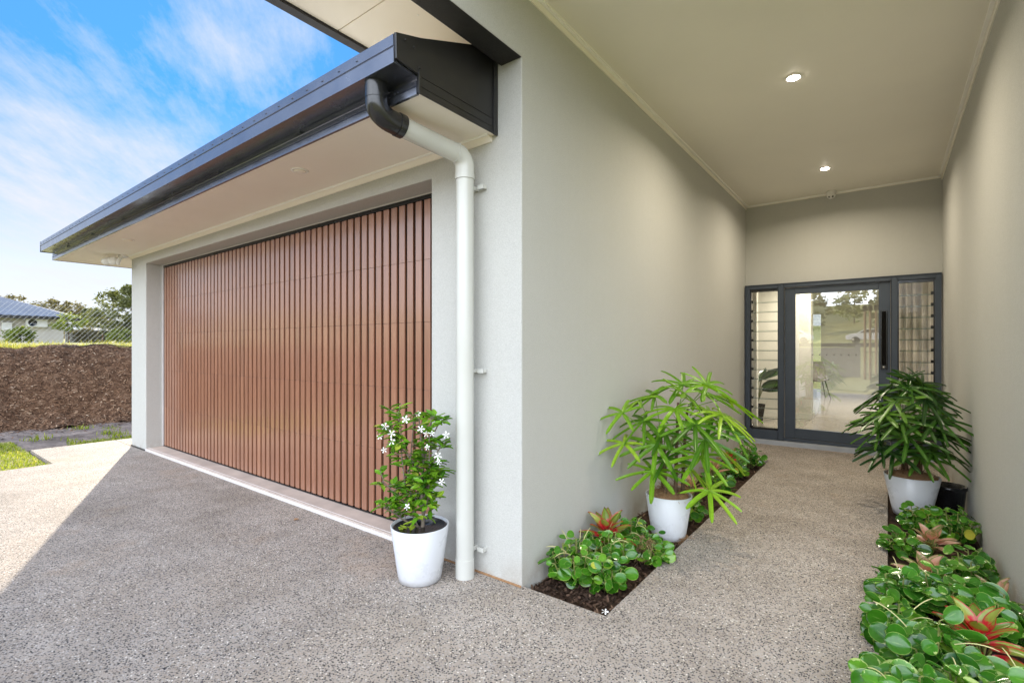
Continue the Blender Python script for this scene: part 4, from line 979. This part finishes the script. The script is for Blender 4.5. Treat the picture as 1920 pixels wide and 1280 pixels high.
def car(label, x, y):
    t = thing('parked_car', label, 'car', (x, y, 1.72), 0, 'cars across the street')
    side = [(-2.2, .35), (-2.25, .75), (-1.9, .92), (-1.3, 1.0), (-.6, 1.42), (.9, 1.45), (1.6, 1.02), (2.1, .92), (2.2, .5), (2.1, .33)]
    Geo().ext(side, 'y', -.85, .85).build('body', MAT['carp'], t, bevel=.06)
    g = Geo(); g.ext([(-1.15, 1.03), (-.58, 1.36), (.85, 1.38), (1.4, 1.03)], 'y', -.87, .87); g.build('windows', MAT['carg'], t)
    for sx in (-1.4, 1.35):
        for sy in (-.8, .8): Geo().lathe([(.33, -.1), (.34, 0), (.33, .1)], 20, (sx, sy, .33), (0, 1, 0)).build('wheel', MAT['blackp'], t)
car('white car parked across the street', -8.5, -46.5); car('second white car parked farther along the street', -1.2, -46.5)
sl = thing('street_lamp', 'tall grey street lamp across the road', 'street lamp', (-7.4, -53, 1.7))
Geo().tube([(0, 0, 0), (0, 0, 6.2), (.15, .3, 6.5), (.2, 1.2, 6.6)], [.09, .06, .05, .04], 10).build('pole', MAT['metal'], sl); Geo().obox((.2, 1.5, 6.6), (.14, 0, 0), (0, .35, 0), (0, 0, .06)).build('lamp_head', MAT['edge'], sl)
for k in range(11):
    x = -32 + k*5.2 + rng.uniform(-1.5, 1.5); y = -70 - rng.uniform(0, 28)
    tree('hillside_tree', 'bushy green tree on the slope across the street', x, y, rng.uniform(4, 8), rng.uniform(2.2, 3.6), MAT['bush'] if k % 2 else MAT['tree'], 40, 1.0, .12, 40+k, leafn=26, leafs=.36, group='trees on the slope across the street')

# ------------------------------------------------------------------ sky, sun, camera
SUN_EL = 18.0; SUN = Vector((-.926, .377, 0)).normalized()*math.cos(R(SUN_EL)) + Vector((0, 0, math.sin(R(SUN_EL))))
W = bpy.data.worlds.new('World'); S.world = W; W.use_nodes = True
nt = W.node_tree; nt.nodes.clear(); N_ = nt.nodes.new; L_ = nt.links.new
class WN(NT):
    def __init__(s): s.t = nt; s.n = nt.nodes; s.l = nt.links
w = WN()
sky = N_('ShaderNodeTexSky'); sky.sky_type = 'NISHITA'; sky.sun_disc = False
sky.sun_elevation = R(SUN_EL); sky.sun_rotation = math.atan2(SUN.x, SUN.y) % (2*math.pi)
sky.air_density = 1.0; sky.dust_density = .6; sky.ozone_density = 2.0
tc = N_('ShaderNodeTexCoord').outputs['Generated']
sep = N_('ShaderNodeSeparateXYZ'); L_(tc, sep.inputs[0])
zc = w.math('MAXIMUM', sep.outputs[2], .03)
cmb = N_('ShaderNodeCombineXYZ'); zz = w.math('ADD', zc, .12)
L_(w.math('DIVIDE', sep.outputs[0], zz), cmb.inputs[0]); L_(w.math('DIVIDE', sep.outputs[1], zz), cmb.inputs[1])
rot = N_('ShaderNodeMapping'); rot.inputs['Rotation'].default_value = (0, 0, R(35)); L_(cmb.outputs[0], rot.inputs[0])
n1 = w.noise(1.25, 9, .60, rot.outputs[0], (1.0, 1.5, 1)); n2 = w.noise(5.0, 8, .68, rot.outputs[0], (.7, 2.0, 1))
def glow(px, py, width):     # a cloud bank round one compass direction
    f, hy = 927., 651.; u = (px-960)/f; v = (hy-py)/f
    d = Vector((-.6053 + .796*u, .796 + .6053*u, v)).normalized()
    dp_ = N_('ShaderNodeVectorMath'); dp_.operation = 'DOT_PRODUCT'; dp_.inputs[1].default_value = d; L_(tc, dp_.inputs[0])
    return w.ramp(dp_.outputs['Value'], [(math.cos(R(width)), 0), (1, 1)])
cov = w.math('ADD', w.math('MULTIPLY', n1, .60), w.math('MULTIPLY', n2, .42))
for (px, py, wd, k) in ((90, 320, 14, .16), (200, 360, 8, .10), (440, 70, 8, .12), (330, 285, 5, .12), (470, 10, 9, .08), (640, 60, 10, .06)):
    cov = w.math('ADD', cov, w.math('MULTIPLY', glow(px, py, wd), k))
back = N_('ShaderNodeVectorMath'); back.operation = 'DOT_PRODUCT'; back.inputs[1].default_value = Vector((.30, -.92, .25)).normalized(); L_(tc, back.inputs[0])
cov = w.math('ADD', cov, w.math('MULTIPLY', w.ramp(back.outputs['Value'], [(-.1, 0), (.75, 1)]), .35))  # thickens the added cloud bank behind the camera
mask = w.ramp(cov, [(.56, 0), (.70, .40), (.92, 1)])
def soft(sock, m):      # keeps the sun side of the sky from burning out
    return w.math('DIVIDE', sock, w.math('ADD', 1, w.math('DIVIDE', sock, m)))
s3 = N_('ShaderNodeSeparateColor'); L_(sky.outputs[0], s3.inputs[0]); c3 = N_('ShaderNodeCombineColor')
for i_, m_ in enumerate((.245, 1.06, 3.1)): L_(soft(s3.outputs[i_], m_), c3.inputs[i_])
skyc = c3.outputs[0]
hz = w.ramp(sep.outputs[2], [(0, 1), (.12, .8), (.25, .3), (.40, 0)])
skyc = w.mix(hz, skyc, (2.05, 2.1, 2.15))
fill_bank = w.ramp(back.outputs['Value'], [(.15, 0), (.85, 1)])       # unseen cloud bank behind the camera, added to light porch and house front
cloud = w.mix(fill_bank, (1.75, 1.75, 1.78), (9.6, 10.3, 11.4))
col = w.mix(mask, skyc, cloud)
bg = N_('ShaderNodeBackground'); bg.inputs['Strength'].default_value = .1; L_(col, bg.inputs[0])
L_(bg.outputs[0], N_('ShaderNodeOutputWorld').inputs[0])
sd = bpy.data.lights.new('sun', 'SUN'); sd.energy = 1.75; sd.angle = R(.53); sd.color = (1, .88, .70)
so = bpy.data.objects.new('sun', sd); C.objects.link(so); so.rotation_euler = SUN.to_track_quat('Z', 'Y').to_euler()

cd = bpy.data.cameras.new('camera'); co = bpy.data.objects.new('camera', cd); C.objects.link(co)
cd.sensor_width = 36; cd.lens = 36*927/1920; cd.shift_y = 11/1920; cd.clip_end = 3000; cd.clip_start = .02
co.location = (0, 0, 1.3); co.rotation_euler = (R(90), 0, R(37.25)); S.camera = co
S.view_settings.view_transform = 'Standard'; S.view_settings.look = 'None'; S.view_settings.exposure = 2.40; S.view_settings.gamma = 1
S.view_settings.use_curve_mapping = False
S.render.engine = 'CYCLES'; S.cycles.use_denoising = True
S.cycles.max_bounces = 10; S.cycles.diffuse_bounces = 5; S.cycles.transparent_max_bounces = 16; S.cycles.caustics_reflective = False; S.cycles.caustics_refractive = False
S.cycles.sample_clamp_indirect = 6
